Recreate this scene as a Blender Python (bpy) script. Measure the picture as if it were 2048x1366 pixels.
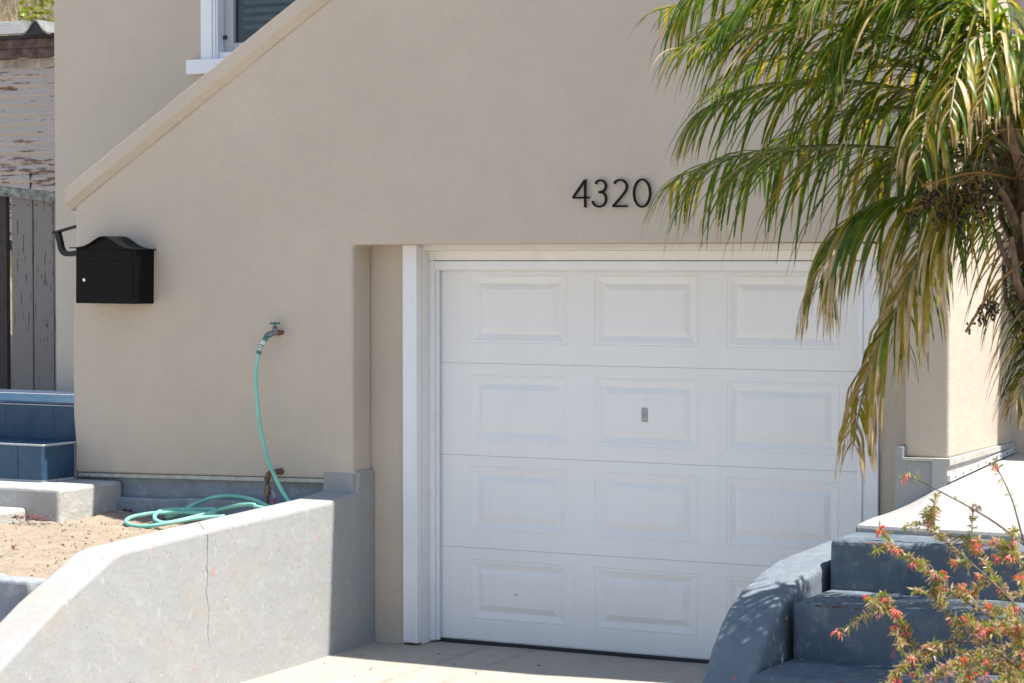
import bpy, bmesh, math, random
from mathutils import Vector, Matrix, noise

for o in list(bpy.data.objects):
    bpy.data.objects.remove(o)
scene = bpy.context.scene
COL = scene.collection
PI = math.pi

# ------------------------------------------------------------------ camera, sky, sun, exposure
cam_data = bpy.data.cameras.new('camera')
cam_data.lens = 85.0
cam_data.sensor_width = 36.0
cam_data.clip_end = 3000.0
cam_data.dof.use_dof = True
cam_data.dof.focus_distance = 13.6
cam_data.dof.aperture_fstop = 5.6
camera = bpy.data.objects.new('camera', cam_data)
COL.objects.link(camera)
camera.location = (6.929, -12.197, 2.2075)
camera.rotation_euler = (math.radians(90 - 1.931), 0, math.radians(27.9185))
scene.camera = camera

SUN_EL = math.radians(63.5)
SUN_AZ = math.atan(0.14)          # angle from +x towards +y
sun_vec = Vector((math.cos(SUN_EL) * math.cos(SUN_AZ), math.cos(SUN_EL) * math.sin(SUN_AZ), math.sin(SUN_EL)))
world = bpy.data.worlds.new('World')
scene.world = world
world.use_nodes = True
wn = world.node_tree
sky = wn.nodes.new('ShaderNodeTexSky')
sky.sky_type = 'NISHITA'
sky.sun_disc = False
sky.sun_elevation = SUN_EL
sky.sun_rotation = PI / 2 - SUN_AZ
sky.air_density = 1.0
sky.dust_density = 0.8
sky.ozone_density = 1.2
wn.links.new(sky.outputs[0], wn.nodes['Background'].inputs[0])
wn.nodes['Background'].inputs[1].default_value = 0.105

sun_data = bpy.data.lights.new('sun', 'SUN')
sun_data.energy = 5.0
sun_data.angle = math.radians(0.53)
sun_data.color = (1.0, 0.95, 0.88)
sun = bpy.data.objects.new('sun', sun_data)
COL.objects.link(sun)
sun.rotation_euler = sun_vec.to_track_quat('Z', 'Y').to_euler()

scene.view_settings.view_transform = 'Standard'
scene.view_settings.look = 'None'
scene.view_settings.gamma = 1.0
scene.view_settings.exposure = 1.07
scene.render.engine = 'CYCLES'
scene.cycles.max_bounces = 8
scene.cycles.diffuse_bounces = 5
scene.cycles.transparent_max_bounces = 12

# ------------------------------------------------------------------ materials
MATS = {}


class NT:
    """tiny node helper"""
    def __init__(self, name):
        self.m = bpy.data.materials.new(name)
        self.m.use_nodes = True
        self.t = self.m.node_tree
        self.b = self.t.nodes['Principled BSDF']
        MATS[name] = self.m
        self.co = None

    def n(self, kind, **kw):
        nd = self.t.nodes.new(kind)
        for k, v in kw.items():
            setattr(nd, k, v)
        return nd

    def link(self, a, b):
        self.t.links.new(a, b)

    def coord(self, scale=(1, 1, 1), rot=(0, 0, 0)):
        if self.co is None:
            self.co = self.n('ShaderNodeTexCoord').outputs['Object']
        if scale == (1, 1, 1) and rot == (0, 0, 0):
            return self.co
        mp = self.n('ShaderNodeMapping')
        mp.inputs['Scale'].default_value = scale
        mp.inputs['Rotation'].default_value = rot
        self.link(self.co, mp.inputs['Vector'])
        return mp.outputs[0]

    def noise(self, scale, detail=4, rough=.55, vec=None, dist=0.0):
        nd = self.n('ShaderNodeTexNoise')
        nd.inputs['Scale'].default_value = scale
        nd.inputs['Detail'].default_value = detail
        nd.inputs['Roughness'].default_value = rough
        nd.inputs['Distortion'].default_value = dist
        self.link(vec if vec is not None else self.coord(), nd.inputs['Vector'])
        return nd.outputs['Fac']

    def ramp(self, fac, lo, hi, a=0.0, b=1.0):
        nd = self.n('ShaderNodeMapRange', clamp=True)
        nd.inputs['From Min'].default_value = lo
        nd.inputs['From Max'].default_value = hi
        nd.inputs['To Min'].default_value = a
        nd.inputs['To Max'].default_value = b
        self.link(fac, nd.inputs['Value'])
        return nd.outputs[0]

    def math(self, op, a, b):
        nd = self.n('ShaderNodeMath', operation=op)
        for i, v in enumerate((a, b)):
            if isinstance(v, (int, float)):
                nd.inputs[i].default_value = v
            else:
                self.link(v, nd.inputs[i])
        return nd.outputs[0]

    def mix(self, fac, a, b):
        nd = self.n('ShaderNodeMix', data_type='RGBA')
        ins = {'f': nd.inputs[0], 'a': nd.inputs[6], 'b': nd.inputs[7]}
        for k, v in (('f', fac), ('a', a), ('b', b)):
            if isinstance(v, (int, float)):
                ins[k].default_value = v
            elif isinstance(v, tuple):
                ins[k].default_value = (*v, 1)
            else:
                self.link(v, ins[k])
        return nd.outputs[2]

    def color(self, c):
        if isinstance(c, tuple):
            self.b.inputs['Base Color'].default_value = (*c, 1)
        else:
            self.link(c, self.b.inputs['Base Color'])

    def bump(self, h, strength=.3, dist=.005):
        nd = self.n('ShaderNodeBump')
        nd.inputs['Strength'].default_value = strength
        nd.inputs['Distance'].default_value = dist
        self.link(h, nd.inputs['Height'])
        self.link(nd.outputs[0], self.b.inputs['Normal'])

    def rough(self, v):
        if isinstance(v, (int, float)):
            self.b.inputs['Roughness'].default_value = v
        else:
            self.link(v, self.b.inputs['Roughness'])


def mat_stucco(name, base, dark):
    k = NT(name)
    big = k.noise(.9, 4, .55)
    mid = k.noise(6.0, 3, .6)
    fine = k.noise(150, 3, .7)
    c = k.mix(k.ramp(big, .35, .68), dark, base)
    c = k.mix(k.ramp(mid, .45, .65, 0, .3), c, tuple(v * .86 for v in base))
    c = k.mix(k.ramp(fine, .32, .7, .22, 0), c, tuple(v * .7 for v in base))
    # faint run-off streaks
    st = k.noise(1.0, 3, .6, k.coord((9, 9, .35)))
    c = k.mix(k.ramp(st, .55, .85, 0, .18), c, tuple(v * .82 for v in base))
    k.color(c)
    k.rough(.93)
    h = k.math('ADD', k.math('MULTIPLY', fine, 1.0), k.math('MULTIPLY', k.noise(38, 3, .5), .9))
    h = k.math('ADD', h, k.math('MULTIPLY', k.noise(3.2, 2, .5), 3.0))
    h = k.math('ADD', h, k.math('MULTIPLY', k.noise(11, 4, .6, k.coord((1, 1, .55))), 1.6))
    k.bump(h, .8, .0045)


def mat_concrete(name, base, light, chips=0.0, stain=(.36, .28, .2), stain_amt=.25, bump=.35, scale=1.0):
    k = NT(name)
    big = k.noise(1.6 * scale, 5, .6)
    mid = k.noise(9 * scale, 4, .6)
    fine = k.noise(120, 3, .7)
    c = k.mix(k.ramp(big, .35, .7), base, tuple(.6 * a + .4 * b for a, b in zip(base, light)))
    c = k.mix(k.ramp(mid, .50, .66, 0, .6), c, light)
    c = k.mix(k.ramp(k.noise(2.7 * scale, 5, .65, None, .4), .52, .68, 0, stain_amt), c, stain)
    # white scuffs: stretched thin flecks
    sc = k.noise(30, 2, .5, k.coord((1, 1, .45), (.5, .3, .2)))
    c = k.mix(k.ramp(sc, .66, .73, 0, .45), c, tuple(min(.85, v * 1.35) for v in light))
    if chips:
        ch = k.noise(17, 3, .6, k.coord((1, 1, .7), (.2, .9, .4)))
        c = k.mix(k.ramp(ch, .685, .70, 0, chips), c, (.5, .19, .11))
    pit = k.noise(46, 2, .5)
    c = k.mix(k.ramp(pit, .68, .74, 0, .55), c, tuple(v * .35 for v in base))
    c = k.mix(k.ramp(fine, .3, .65, .16, 0), c, tuple(v * .6 for v in base))
    if name == 'wall_paint':
        bl = k.noise(.9, 6, .7, k.coord((1, 1, 1.6)), .8)
        c = k.mix(k.ramp(bl, .52, .68, 0, .4), c, (.30, .285, .25))
        dr = k.noise(1.0, 4, .65, k.coord((7, 7, .7)))
        c = k.mix(k.ramp(dr, .58, .8, 0, .3), c, (.44, .43, .40))
        c = k.mix(k.ramp(k.noise(4.5, 6, .75, None, 1.0), .64, .72, 0, .45), c, (.36, .27, .18))
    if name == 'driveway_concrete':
        # two faint dark streaks running down the drive
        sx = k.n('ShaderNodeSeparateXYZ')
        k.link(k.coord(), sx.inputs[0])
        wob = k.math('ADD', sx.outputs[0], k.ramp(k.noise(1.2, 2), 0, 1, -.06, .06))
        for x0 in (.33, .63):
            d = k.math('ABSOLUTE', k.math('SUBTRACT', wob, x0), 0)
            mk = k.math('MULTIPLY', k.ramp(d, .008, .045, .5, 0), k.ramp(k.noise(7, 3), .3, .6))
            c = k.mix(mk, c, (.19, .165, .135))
    k.color(c)
    k.rough(.85)
    h = k.math('ADD', k.math('MULTIPLY', fine, .6), k.math('MULTIPLY', k.noise(26, 4, .6), 1.6))
    h = k.math('ADD', h, k.math('MULTIPLY', k.noise(5, 3, .5), 4.0))
    k.bump(h, bump, .006)
    return k


def mat_plain(name, c, rough=.5, metal=0.0, var=.12, nscale=8, bump=0.0, bscale=60, spec=.5):
    k = NT(name)
    n1 = k.noise(nscale, 4, .6)
    k.color(k.mix(k.ramp(n1, .3, .72), tuple(v * (1 - var) for v in c), tuple(min(1, v * (1 + var * .5)) for v in c)))
    k.rough(k.ramp(k.noise(nscale * 3, 3, .6), .3, .7, max(0, rough - .08), min(1, rough + .08)))
    k.b.inputs['Metallic'].default_value = metal
    k.b.inputs['Specular IOR Level'].default_value = spec
    if bump:
        k.bump(k.noise(bscale, 3, .6), bump, .003)
    return k


def mat_door():
    k = NT('door_paint')
    base = (.77, .765, .755)
    grime = k.noise(1.3, 5, .65)
    c = k.mix(k.ramp(grime, .45, .75, 0, .26), base, (.60, .57, .52))
    streak = k.noise(1.0, 4, .6, k.coord((26, 26, .8)))
    c = k.mix(k.ramp(streak, .5, .8, 0, .12), c, (.56, .53, .48))
    sp = k.noise(11, 3, .6, None, .3)
    c = k.mix(k.ramp(sp, .72, .78, 0, .2), c, (.42, .38, .33))
    k.color(c)
    k.rough(.48)
    grain = k.noise(1.0, 5, .6, k.coord((3.5, 40, 110)))
    h = k.math('ADD', k.math('MULTIPLY', grain, .5), k.math('MULTIPLY', k.noise(2.0, 2, .5), 2.5))
    k.bump(h, .16, .003)


def mat_sand():
    k = NT('sand')
    a = k.noise(6, 5, .65)
    f = k.noise(160, 3, .75)
    c = k.mix(k.ramp(a, .3, .7), (.29, .235, .17), (.39, .325, .245))
    c = k.mix(k.ramp(f, .3, .62, .55, 0), c, (.16, .11, .07))
    c = k.mix(k.ramp(k.noise(28, 3, .6), .6, .72, 0, .5), c, (.19, .125, .075))
    k.color(c)
    k.rough(.97)
    k.bump(k.math('ADD', f, k.math('MULTIPLY', k.noise(34, 4, .6), 2.0)), .8, .008)


def mat_peel(name, vertical, paint, wood, amount):
    k = NT(name)
    v = k.coord((40, 40, 5.5)) if vertical else k.coord((2.4, 8, 22))
    v2 = k.coord((60, 60, 4)) if vertical else k.coord((7, 20, 55))
    n1 = k.noise(1.0, 5, .7, v, .3)
    n2 = k.noise(1.0, 4, .65, v2)
    big = k.noise(1.1, 2, .5)
    s = k.math('ADD', k.math('MULTIPLY', n1, .62), k.math('MULTIPLY', n2, .38))
    s = k.math('ADD', s, k.math('MULTIPLY', k.ramp(big, .3, .7, -.5, .5), .10))
    peel = k.ramp(s, amount, amount + .018)
    wd = k.mix(k.ramp(n2, .3, .7), tuple(x * .55 for x in wood), wood)
    pt = k.mix(k.ramp(n1, .3, .7), tuple(x * .88 for x in paint), paint)
    k.color(k.mix(peel, pt, wd))
    k.rough(.85)
    k.bump(k.math('SUBTRACT', k.math('MULTIPLY', n2, .4), peel), .35, .003)


def mat_leaf(name, c1, c2, rough=.32, trans=.3, nscale=14):
    k = NT(name)
    n1 = k.noise(nscale, 3, .6)
    col = k.mix(k.ramp(n1, .32, .68), c1, c2)
    k.color(col)
    k.rough(rough)
    tr = k.n('ShaderNodeBsdfTranslucent')
    hs = k.n('ShaderNodeHueSaturation')
    hs.inputs['Value'].default_value = 1.7
    hs.inputs['Saturation'].default_value = 1.1
    k.link(col, hs.inputs['Color'])
    k.link(hs.outputs[0], tr.inputs['Color'])
    mx = k.n('ShaderNodeMixShader')
    mx.inputs[0].default_value = trans
    out = k.t.nodes['Material Output']
    k.link(k.b.outputs[0], mx.inputs[1])
    k.link(tr.outputs[0], mx.inputs[2])
    k.link(mx.outputs[0], out.inputs['Surface'])


def mat_tile(name, lo, hi):
    k = NT(name)
    n1 = k.noise(7, 5, .65, None, .5)
    n2 = k.noise(60, 3, .6)
    c = k.mix(k.ramp(n1, .3, .7), lo, hi)
    c = k.mix(k.ramp(n2, .35, .65, .3, 0), c, tuple(v * .7 for v in lo))
    k.color(c)
    k.rough(.4)
    k.b.inputs['Specular IOR Level'].default_value = .3


def mat_hose():
    k = NT('hose_green')
    n1 = k.noise(9, 4, .6)
    c = k.mix(k.ramp(n1, .35, .7), (.17, .47, .375), (.27, .58, .48))
    c = k.mix(k.ramp(k.noise(24, 4, .7), .62, .72, 0, .7), c, (.42, .50, .40))
    k.color(c)
    k.rough(.42)


def mat_hill():
    k = NT('hill_dry')
    a = k.noise(3, 6, .7)
    f = k.noise(30, 4, .7, k.coord((1, 1, .5)))
    c = k.mix(k.ramp(a, .35, .65), (.23, .18, .12), (.36, .29, .2))
    c = k.mix(k.ramp(f, .4, .6, .6, 0), c, (.12, .085, .055))
    k.color(c)
    k.rough(.97)
    k.bump(f, .9, .05)


def mat_glass():
    k = NT('window_glass')
    gl = k.n('ShaderNodeBsdfGlossy')
    gl.inputs['Roughness'].default_value = .02
    tr = k.n('ShaderNodeBsdfTransparent')
    tr.inputs['Color'].default_value = (.72, .76, .8, 1)
    lw = k.n('ShaderNodeFresnel')
    lw.inputs['IOR'].default_value = 1.45
    mx = k.n('ShaderNodeMixShader')
    k.link(lw.outputs[0], mx.inputs[0])
    k.link(tr.outputs[0], mx.inputs[1])
    k.link(gl.outputs[0], mx.inputs[2])
    k.link(mx.outputs[0], k.t.nodes['Material Output'].inputs['Surface'])


mat_stucco('stucco', (.555, .478, .388), (.505, .433, .348))
mat_concrete('wall_paint', (.30, .305, .30), (.345, .345, .335), .6, (.40, .30, .2), .3)
mat_concrete('step_paint', (.08, .11, .145), (.19, .22, .245), .7, (.19, .19, .18), .5)
mat_concrete('cheek_paint', (.135, .165, .20), (.20, .23, .26), .5, (.16, .17, .17), .3)
mat_concrete('block_paint', (.38, .37, .345), (.48, .465, .43), 0, (.36, .3, .22), .3, .7)
mat_concrete('foundation_paint', (.23, .26, .30), (.42, .44, .45), 0, (.17, .16, .15), .55)
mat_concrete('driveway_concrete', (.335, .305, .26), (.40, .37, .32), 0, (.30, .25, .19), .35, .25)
mat_concrete('walk_concrete', (.33, .325, .315), (.40, .39, .375), 0, (.42, .33, .25), .3, .3)
mat_concrete('ground_concrete', (.41, .36, .30), (.47, .42, .355), 0, (.25, .22, .18), .3, .3, .3)
mat_plain('white_trim', (.76, .77, .79), .45, 0, .05, 5, .06, 40)
mat_plain('old_trim', (.36, .31, .25), .85, 0, .5, 9, .3, 40)
mat_plain('warm_trim', (.76, .74, .70), .45, 0, .06, 5, .06, 40)
mat_plain('window_vinyl', (.42, .43, .44), .4, 0, .06)
mat_plain('blind', (.25, .28, .33), .5, 0, .08)
mat_plain('dark_room', (.02, .02, .022), .9)
mat_plain('black_powder', (.0035, .0035, .004), .42, 0, .2, 20, .1, 300, .12)
mat_plain('black_metal', (.008, .009, .012), .35, 0, .2, 8, 0, 60, .3)
mat_plain('digit_black', (.006, .007, .010), .5, 0, .2, 8, 0, 60, .15)
mat_plain('chrome', (.7, .7, .68), .2, 1.0)
mat_plain('lock_plate', (.34, .345, .35), .45, .6, .25, 60)
mat_plain('rubber', (.02, .02, .022), .6, 0, .3, 30)
mat_plain('rust_pipe', (.19, .10, .06), .75, .1, .55, 40, .5, 120)
mat_plain('brass', (.23, .17, .11), .5, .6, .4, 60, .3, 150)
mat_plain('old_brass_grey', (.21, .2, .21), .5, .5, .35, 60, .3, 150)
mat_plain('teal_handle', (.05, .18, .16), .5, 0, .3, 60)
mat_plain('coupling_white', (.62, .66, .6), .4, 0, .15, 60)
mat_plain('red_plastic', (.42, .03, .04), .4)
mat_plain('grout', (.55, .57, .58), .9, 0, .15, 40)
mat_plain('galvanised', (.62, .63, .64), .4, .3, .2, 30)
mat_plain('screed', (.48, .46, .40), .7, 0, .3, 20, .2, 80)
mat_plain('chip_red', (.19, .075, .07), .9, 0, .3, 40)
mat_plain('chip_tan', (.60, .54, .46), .8, 0, .3, 60)
mat_plain('crack_grey', (.10, .095, .09), .95)
mat_plain('crack_dark', (.03, .028, .026), .95)
mat_plain('tar', (.015, .015, .016), .6, 0, .3, 20)
mat_plain('shingle', (.18, .18, .175), .9, 0, .35, 9, .4, 60)
mat_plain('fascia_wood', (.13, .085, .075), .85, 0, .7, 14, .4, 60)
mat_plain('dark_wood', (.045, .035, .032), .8, 0, .4, 12, .4, 60)
mat_plain('beam_wood', (.24, .25, .22), .85, 0, .7, 18, .5, 70)
mat_plain('soil', (.10, .075, .05), .97, 0, .4, 10, .8, 40)
mat_plain('dry_debris', (.14, .05, .045), .9, 0, .6, 50)
mat_plain('pebble', (.27, .215, .15), .9, 0, .5, 30)
mat_peel('siding_paint', False, (.48, .425, .385), (.21, .13, .095), .537)
mat_peel('fence_paint', True, (.225, .205, .19), (.06, .05, .045), .592)
mat_door()
mat_sand()
mat_hose()
mat_hill()
mat_glass()
mat_tile('tile_blue', (.018, .055, .105), (.045, .095, .15))
mat_leaf('palm_green', (.040, .080, .005), (.120, .180, .013), .36, .38)
mat_leaf('palm_yellow', (.22, .20, .018), (.36, .28, .035), .36, .4)
mat_leaf('palm_dry', (.44, .31, .13), (.56, .44, .26), .42, .3)
mat_leaf('palm_brown', (.20, .11, .04), (.36, .21, .07), .5, .25)
mat_leaf('rachis', (.13, .15, .04), (.22, .22, .09), .35, .1)
mat_leaf('shrub_leaf', (.13, .18, .03), (.27, .31, .07), .45, .35, 40)
mat_leaf('shrub_dry', (.38, .25, .15), (.52, .38, .24), .6, .3, 40)
mat_leaf('petal_red', (.62, .06, .05), (.75, .14, .08), .5, .3, 30)
mat_leaf('petal_pink', (.68, .16, .13), (.76, .30, .24), .5, .3, 30)
mat_leaf('petal_dull', (.34, .15, .16), (.48, .25, .22), .6, .2, 30)
mat_leaf('bush_leaf', (.12, .16, .01), (.24, .26, .02), .4, .4, 10)
mat_leaf('grass_dry', (.34, .27, .17), (.46, .39, .27), .7, .2, 10)
mat_plain('stem_brown', (.12, .085, .06), .8, 0, .4, 30)
mat_plain('trunk_fibre', (.10, .06, .03), .9, 0, .6, 30, .8, 90)
mat_plain('boot_brown', (.17, .11, .065), .8, 0, .5, 20, .5, 60)
mat_plain('berry', (.018, .014, .012), .3, 0, .3)
mat_plain('berry_stalk', (.28, .15, .03), .6, 0, .3)


# ------------------------------------------------------------------ mesh helpers
class MB:
    def __init__(self):
        self.v, self.f, self.m = [], [], []

    def add(self, vs, fs, mi=0):
        o = len(self.v)
        self.v += [tuple(p) for p in vs]
        for f in fs:
            self.f.append(tuple(i + o for i in f))
            self.m.append(mi)

    def box(self, a, b, mi=0):
        x0, y0, z0 = a
        x1, y1, z1 = b
        self.add([(x0, y0, z0), (x1, y0, z0), (x1, y1, z0), (x0, y1, z0), (x0, y0, z1), (x1, y0, z1), (x1, y1, z1), (x0, y1, z1)],
                 [(0, 3, 2, 1), (4, 5, 6, 7), (0, 1, 5, 4), (1, 2, 6, 5), (2, 3, 7, 6), (3, 0, 4, 7)], mi)

    def prism(self, poly, axis, a, b, mi=0):
        """poly in the plane across `axis`; extruded from a to b. axis y: (x,z); axis x: (y,z); axis z: (x,y)"""
        def p3(p, t):
            return {'y': (p[0], t, p[1]), 'x': (t, p[0], p[1]), 'z': (p[0], p[1], t)}[axis]
        n = len(poly)
        vs = [p3(p, a) for p in poly] + [p3(p, b) for p in poly]
        fs = [tuple(range(n)), tuple(range(2 * n - 1, n - 1, -1))]
        fs += [(i, i + n, (i + 1) % n + n, (i + 1) % n) for i in range(n)]
        self.add(vs, fs, mi)

    def tube(self, pts, r, n=10, mi=0, cap=True):
        pts = [Vector(p) for p in pts]
        rs = r if isinstance(r, (list, tuple)) else [r] * len(pts)
        t = (pts[1] - pts[0]).normalized()
        u = t.orthogonal().normalized()
        vs = []
        for i, p in enumerate(pts):
            a = pts[max(0, i - 1)]
            b = pts[min(len(pts) - 1, i + 1)]
            t = (b - a).normalized()
            u = (u - t * u.dot(t))
            u = u.normalized() if u.length > 1e-6 else t.orthogonal().normalized()
            w = t.cross(u)
            for k in range(n):
                an = 2 * PI * k / n
                vs.append(p + (u * math.cos(an) + w * math.sin(an)) * rs[i])
        fs = []
        for i in range(len(pts) - 1):
            for k in range(n):
                fs.append((i * n + k, i * n + (k + 1) % n, (i + 1) * n + (k + 1) % n, (i + 1) * n + k))
        if cap:
            fs.append(tuple(range(n - 1, -1, -1)))
            fs.append(tuple(range((len(pts) - 1) * n, len(pts) * n)))
        self.add(vs, fs, mi)

    def mesh(self, name, mats, smooth=False, fix=True):
        me = bpy.data.meshes.new(name)
        me.from_pydata(self.v, [], self.f)
        for m in (mats if isinstance(mats, (list, tuple)) else [mats]):
            me.materials.append(MATS[m])
        me.polygons.foreach_set('material_index', self.m)
        if smooth:
            me.polygons.foreach_set('use_smooth', [True] * len(me.polygons))
        if fix:
            bm = bmesh.new()
            bm.from_mesh(me)
            bmesh.ops.recalc_face_normals(bm, faces=bm.faces)
            bm.to_mesh(me)
            bm.free()
        me.update()
        return me

    def build(self, name, mats, parent=None, bevel=0.0, seg=2, smooth=False, fix=True):
        return link(name, self.mesh(name, mats, smooth, fix), parent, bevel, seg)


def link(name, me, parent=None, bevel=0.0, seg=2):
    o = bpy.data.objects.new(name, me)
    COL.objects.link(o)
    if parent is not None:
        o.parent = parent
        o.matrix_parent_inverse = Matrix.Translation(-parent.location) if parent.type == 'EMPTY' and parent.parent is None else Matrix()
    if bevel:
        b = o.modifiers.new('bevel', 'BEVEL')
        b.width = bevel
        b.segments = seg
        b.limit_method = 'ANGLE'
        b.angle_limit = math.radians(30)
    return o


def boxobj(name, a, b, mat, parent=None, bevel=0.0, seg=2):
    m = MB()
    m.box(a, b)
    return m.build(name, mat, parent, bevel, seg)


def tag(o, label=None, cat=None, group=None, kind=None):
    for k, v in (('label', label), ('category', cat), ('group', group), ('kind', kind)):
        if v:
            o[k] = v
    return o


def thing(name, label, cat, loc=(0, 0, 0), group=None):
    o = bpy.data.objects.new(name, None)
    o.empty_display_size = .1
    COL.objects.link(o)
    o.location = loc
    return tag(o, label, cat, group)


def spline(pts, n):
    """Catmull-Rom through pts, n samples per span"""
    P = [Vector(p) for p in pts]
    P = [P[0] * 2 - P[1]] + P + [P[-1] * 2 - P[-2]]
    out = []
    for i in range(1, len(P) - 2):
        a, b, c, d = P[i - 1:i + 3]
        for k in range(n):
            t = k / n
            out.append(.5 * ((2 * b) + (c - a) * t + (2 * a - 5 * b + 4 * c - d) * t * t + (3 * b - a - 3 * c + d) * t ** 3))
    out.append(P[-2])
    return out



CLOUD = bpy.data.textures.new('rough_concrete', 'CLOUDS')
CLOUD.noise_scale = .07
CLOUD.noise_depth = 3


def roughen(o, amount, levels=4):
    s = o.modifiers.new('split', 'SUBSURF')
    s.subdivision_type = 'SIMPLE'
    s.levels = s.render_levels = levels
    d = o.modifiers.new('rough', 'DISPLACE')
    d.texture = CLOUD
    d.texture_coords = 'GLOBAL'
    d.strength = amount
    d.mid_level = .5
    return o


FRONDS = [
    ((1.3, 1.1, 0.04, 1.15), [(4.183, -2.600, 2.560), (3.943, -2.564, 2.620), (3.686, -2.529, 2.660), (3.344, -2.493, 2.690), (3.000, -2.457, 2.677), (2.775, -2.421, 2.640), (2.612, -2.386, 2.593), (2.505, -2.350, 2.545)]),
    ((1.2, 1.05, 0.05, 0.95), [(4.182, -2.600, 2.610), (3.963, -2.633, 2.775), (3.742, -2.667, 2.892), (3.375, -2.700, 2.953), (3.066, -2.733, 2.929), (2.898, -2.767, 2.865), (2.810, -2.800, 2.781)]),
    ((1.0, 1.0, 0.06, 0.8), [(4.192, -2.600, 2.650), (3.978, -2.550, 3.003), (3.662, -2.500, 3.288), (3.268, -2.450, 3.429), (2.881, -2.400, 3.406), (2.611, -2.350, 3.355), (2.431, -2.300, 3.324)]),
    ((1.2, 1.0, 0.05, 0.95), [(4.182, -2.600, 2.631), (3.991, -2.658, 2.894), (3.736, -2.717, 3.082), (3.413, -2.775, 3.177), (3.128, -2.833, 3.172), (2.951, -2.892, 3.130), (2.818, -2.950, 3.089)]),
    ((1.1, 1.12, 0.2, 1.3), [(4.163, -2.600, 2.480), (3.952, -2.658, 2.481), (3.786, -2.717, 2.468), (3.632, -2.775, 2.442), (3.525, -2.833, 2.370), (3.461, -2.892, 2.248), (3.440, -2.950, 2.096)]),
    ((0.9, 1.1, 0.8, 1.0), [(4.173, -2.600, 2.429), (3.986, -2.664, 2.440), (3.881, -2.729, 2.349), (3.809, -2.793, 2.208), (3.752, -2.857, 2.036), (3.676, -2.921, 1.846), (3.634, -2.986, 1.646), (3.625, -3.050, 1.470)]),
    ((0.75, 1.2, 0.3, 1.4), [(4.231, -2.700, 2.626), (4.115, -2.830, 2.880), (4.023, -2.960, 2.933), (3.980, -3.090, 2.872), (3.971, -3.220, 2.745), (3.995, -3.350, 2.587)]),
    ((0.75, 1.2, 0.25, 1.4), [(4.251, -2.700, 2.665), (4.208, -2.840, 2.994), (4.169, -2.980, 3.082), (4.122, -3.120, 3.044), (4.108, -3.260, 2.910), (4.124, -3.400, 2.732)]),
    ((1.0, 1.0, 0.05, 0.9), [(4.202, -2.600, 2.670), (4.039, -2.617, 3.137), (3.770, -2.633, 3.433), (3.409, -2.650, 3.555), (3.014, -2.667, 3.515), (2.792, -2.683, 3.378), (2.660, -2.700, 3.192)]),
    ((0.8, 1.2, 0.3, 1.3), [(4.272, -2.700, 2.585), (4.293, -2.820, 2.875), (4.276, -2.940, 3.042), (4.242, -3.060, 3.063), (4.219, -3.180, 2.969), (4.218, -3.300, 2.810)]),
    ((1.0, 1.0, 0.02, 0.9), [(4.172, -2.600, 2.570), (3.892, -2.470, 2.765), (3.567, -2.340, 2.854), (3.250, -2.210, 2.838), (2.968, -2.080, 2.753), (2.748, -1.950, 2.616)]),
    ((1.0, 1.0, 0.02, 0.8), [(4.182, -2.600, 2.610), (3.897, -2.490, 2.887), (3.557, -2.380, 3.052), (3.179, -2.270, 3.107), (2.808, -2.160, 3.075), (2.568, -2.050, 2.956)]),
    ((1.0, 1.0, 0.04, 0.8), [(4.192, -2.600, 2.650), (3.998, -2.583, 3.061), (3.728, -2.567, 3.238), (3.395, -2.550, 3.286), (3.052, -2.533, 3.294), (2.814, -2.517, 3.243), (2.642, -2.500, 3.144)]),
    ((0.7, 0.9, 0.3, 0.8), [(4.266, -2.600, 2.288), (4.278, -2.675, 2.128), (4.291, -2.750, 1.930), (4.277, -2.825, 1.774), (4.245, -2.900, 1.659)]),
    ((1.0, 1.05, 0.06, 0.85), [(4.192, -2.600, 2.650), (4.034, -2.667, 3.073), (3.824, -2.733, 3.318), (3.593, -2.800, 3.405), (3.316, -2.867, 3.373), (3.124, -2.933, 3.274), (2.997, -3.000, 3.131)]),
    ((1.0, 1.05, 0.08, 1.0), [(4.202, -2.600, 2.650), (4.121, -2.683, 3.048), (3.981, -2.767, 3.227), (3.801, -2.850, 3.288), (3.641, -2.933, 3.228), (3.546, -3.017, 3.086), (3.514, -3.100, 2.942)]),
    ((1.0, 1.0, 0.05, 0.9), [(4.192, -2.600, 2.650), (4.035, -2.533, 3.145), (3.822, -2.467, 3.448), (3.539, -2.400, 3.598), (3.201, -2.333, 3.584), (2.944, -2.267, 3.455), (2.776, -2.200, 3.273)]),
    ((0.9, 1.0, 0.05, 1.0), [(4.183, -2.600, 2.570), (3.965, -2.500, 2.659), (3.763, -2.400, 2.688), (3.554, -2.300, 2.633), (3.385, -2.200, 2.532)]),
    ((1.0, 1.0, 0.1, 0.9), [(4.231, -2.700, 2.646), (4.135, -2.800, 3.078), (4.002, -2.900, 3.351), (3.788, -3.000, 3.412), (3.617, -3.100, 3.352), (3.488, -3.200, 3.211)]),
]

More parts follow.
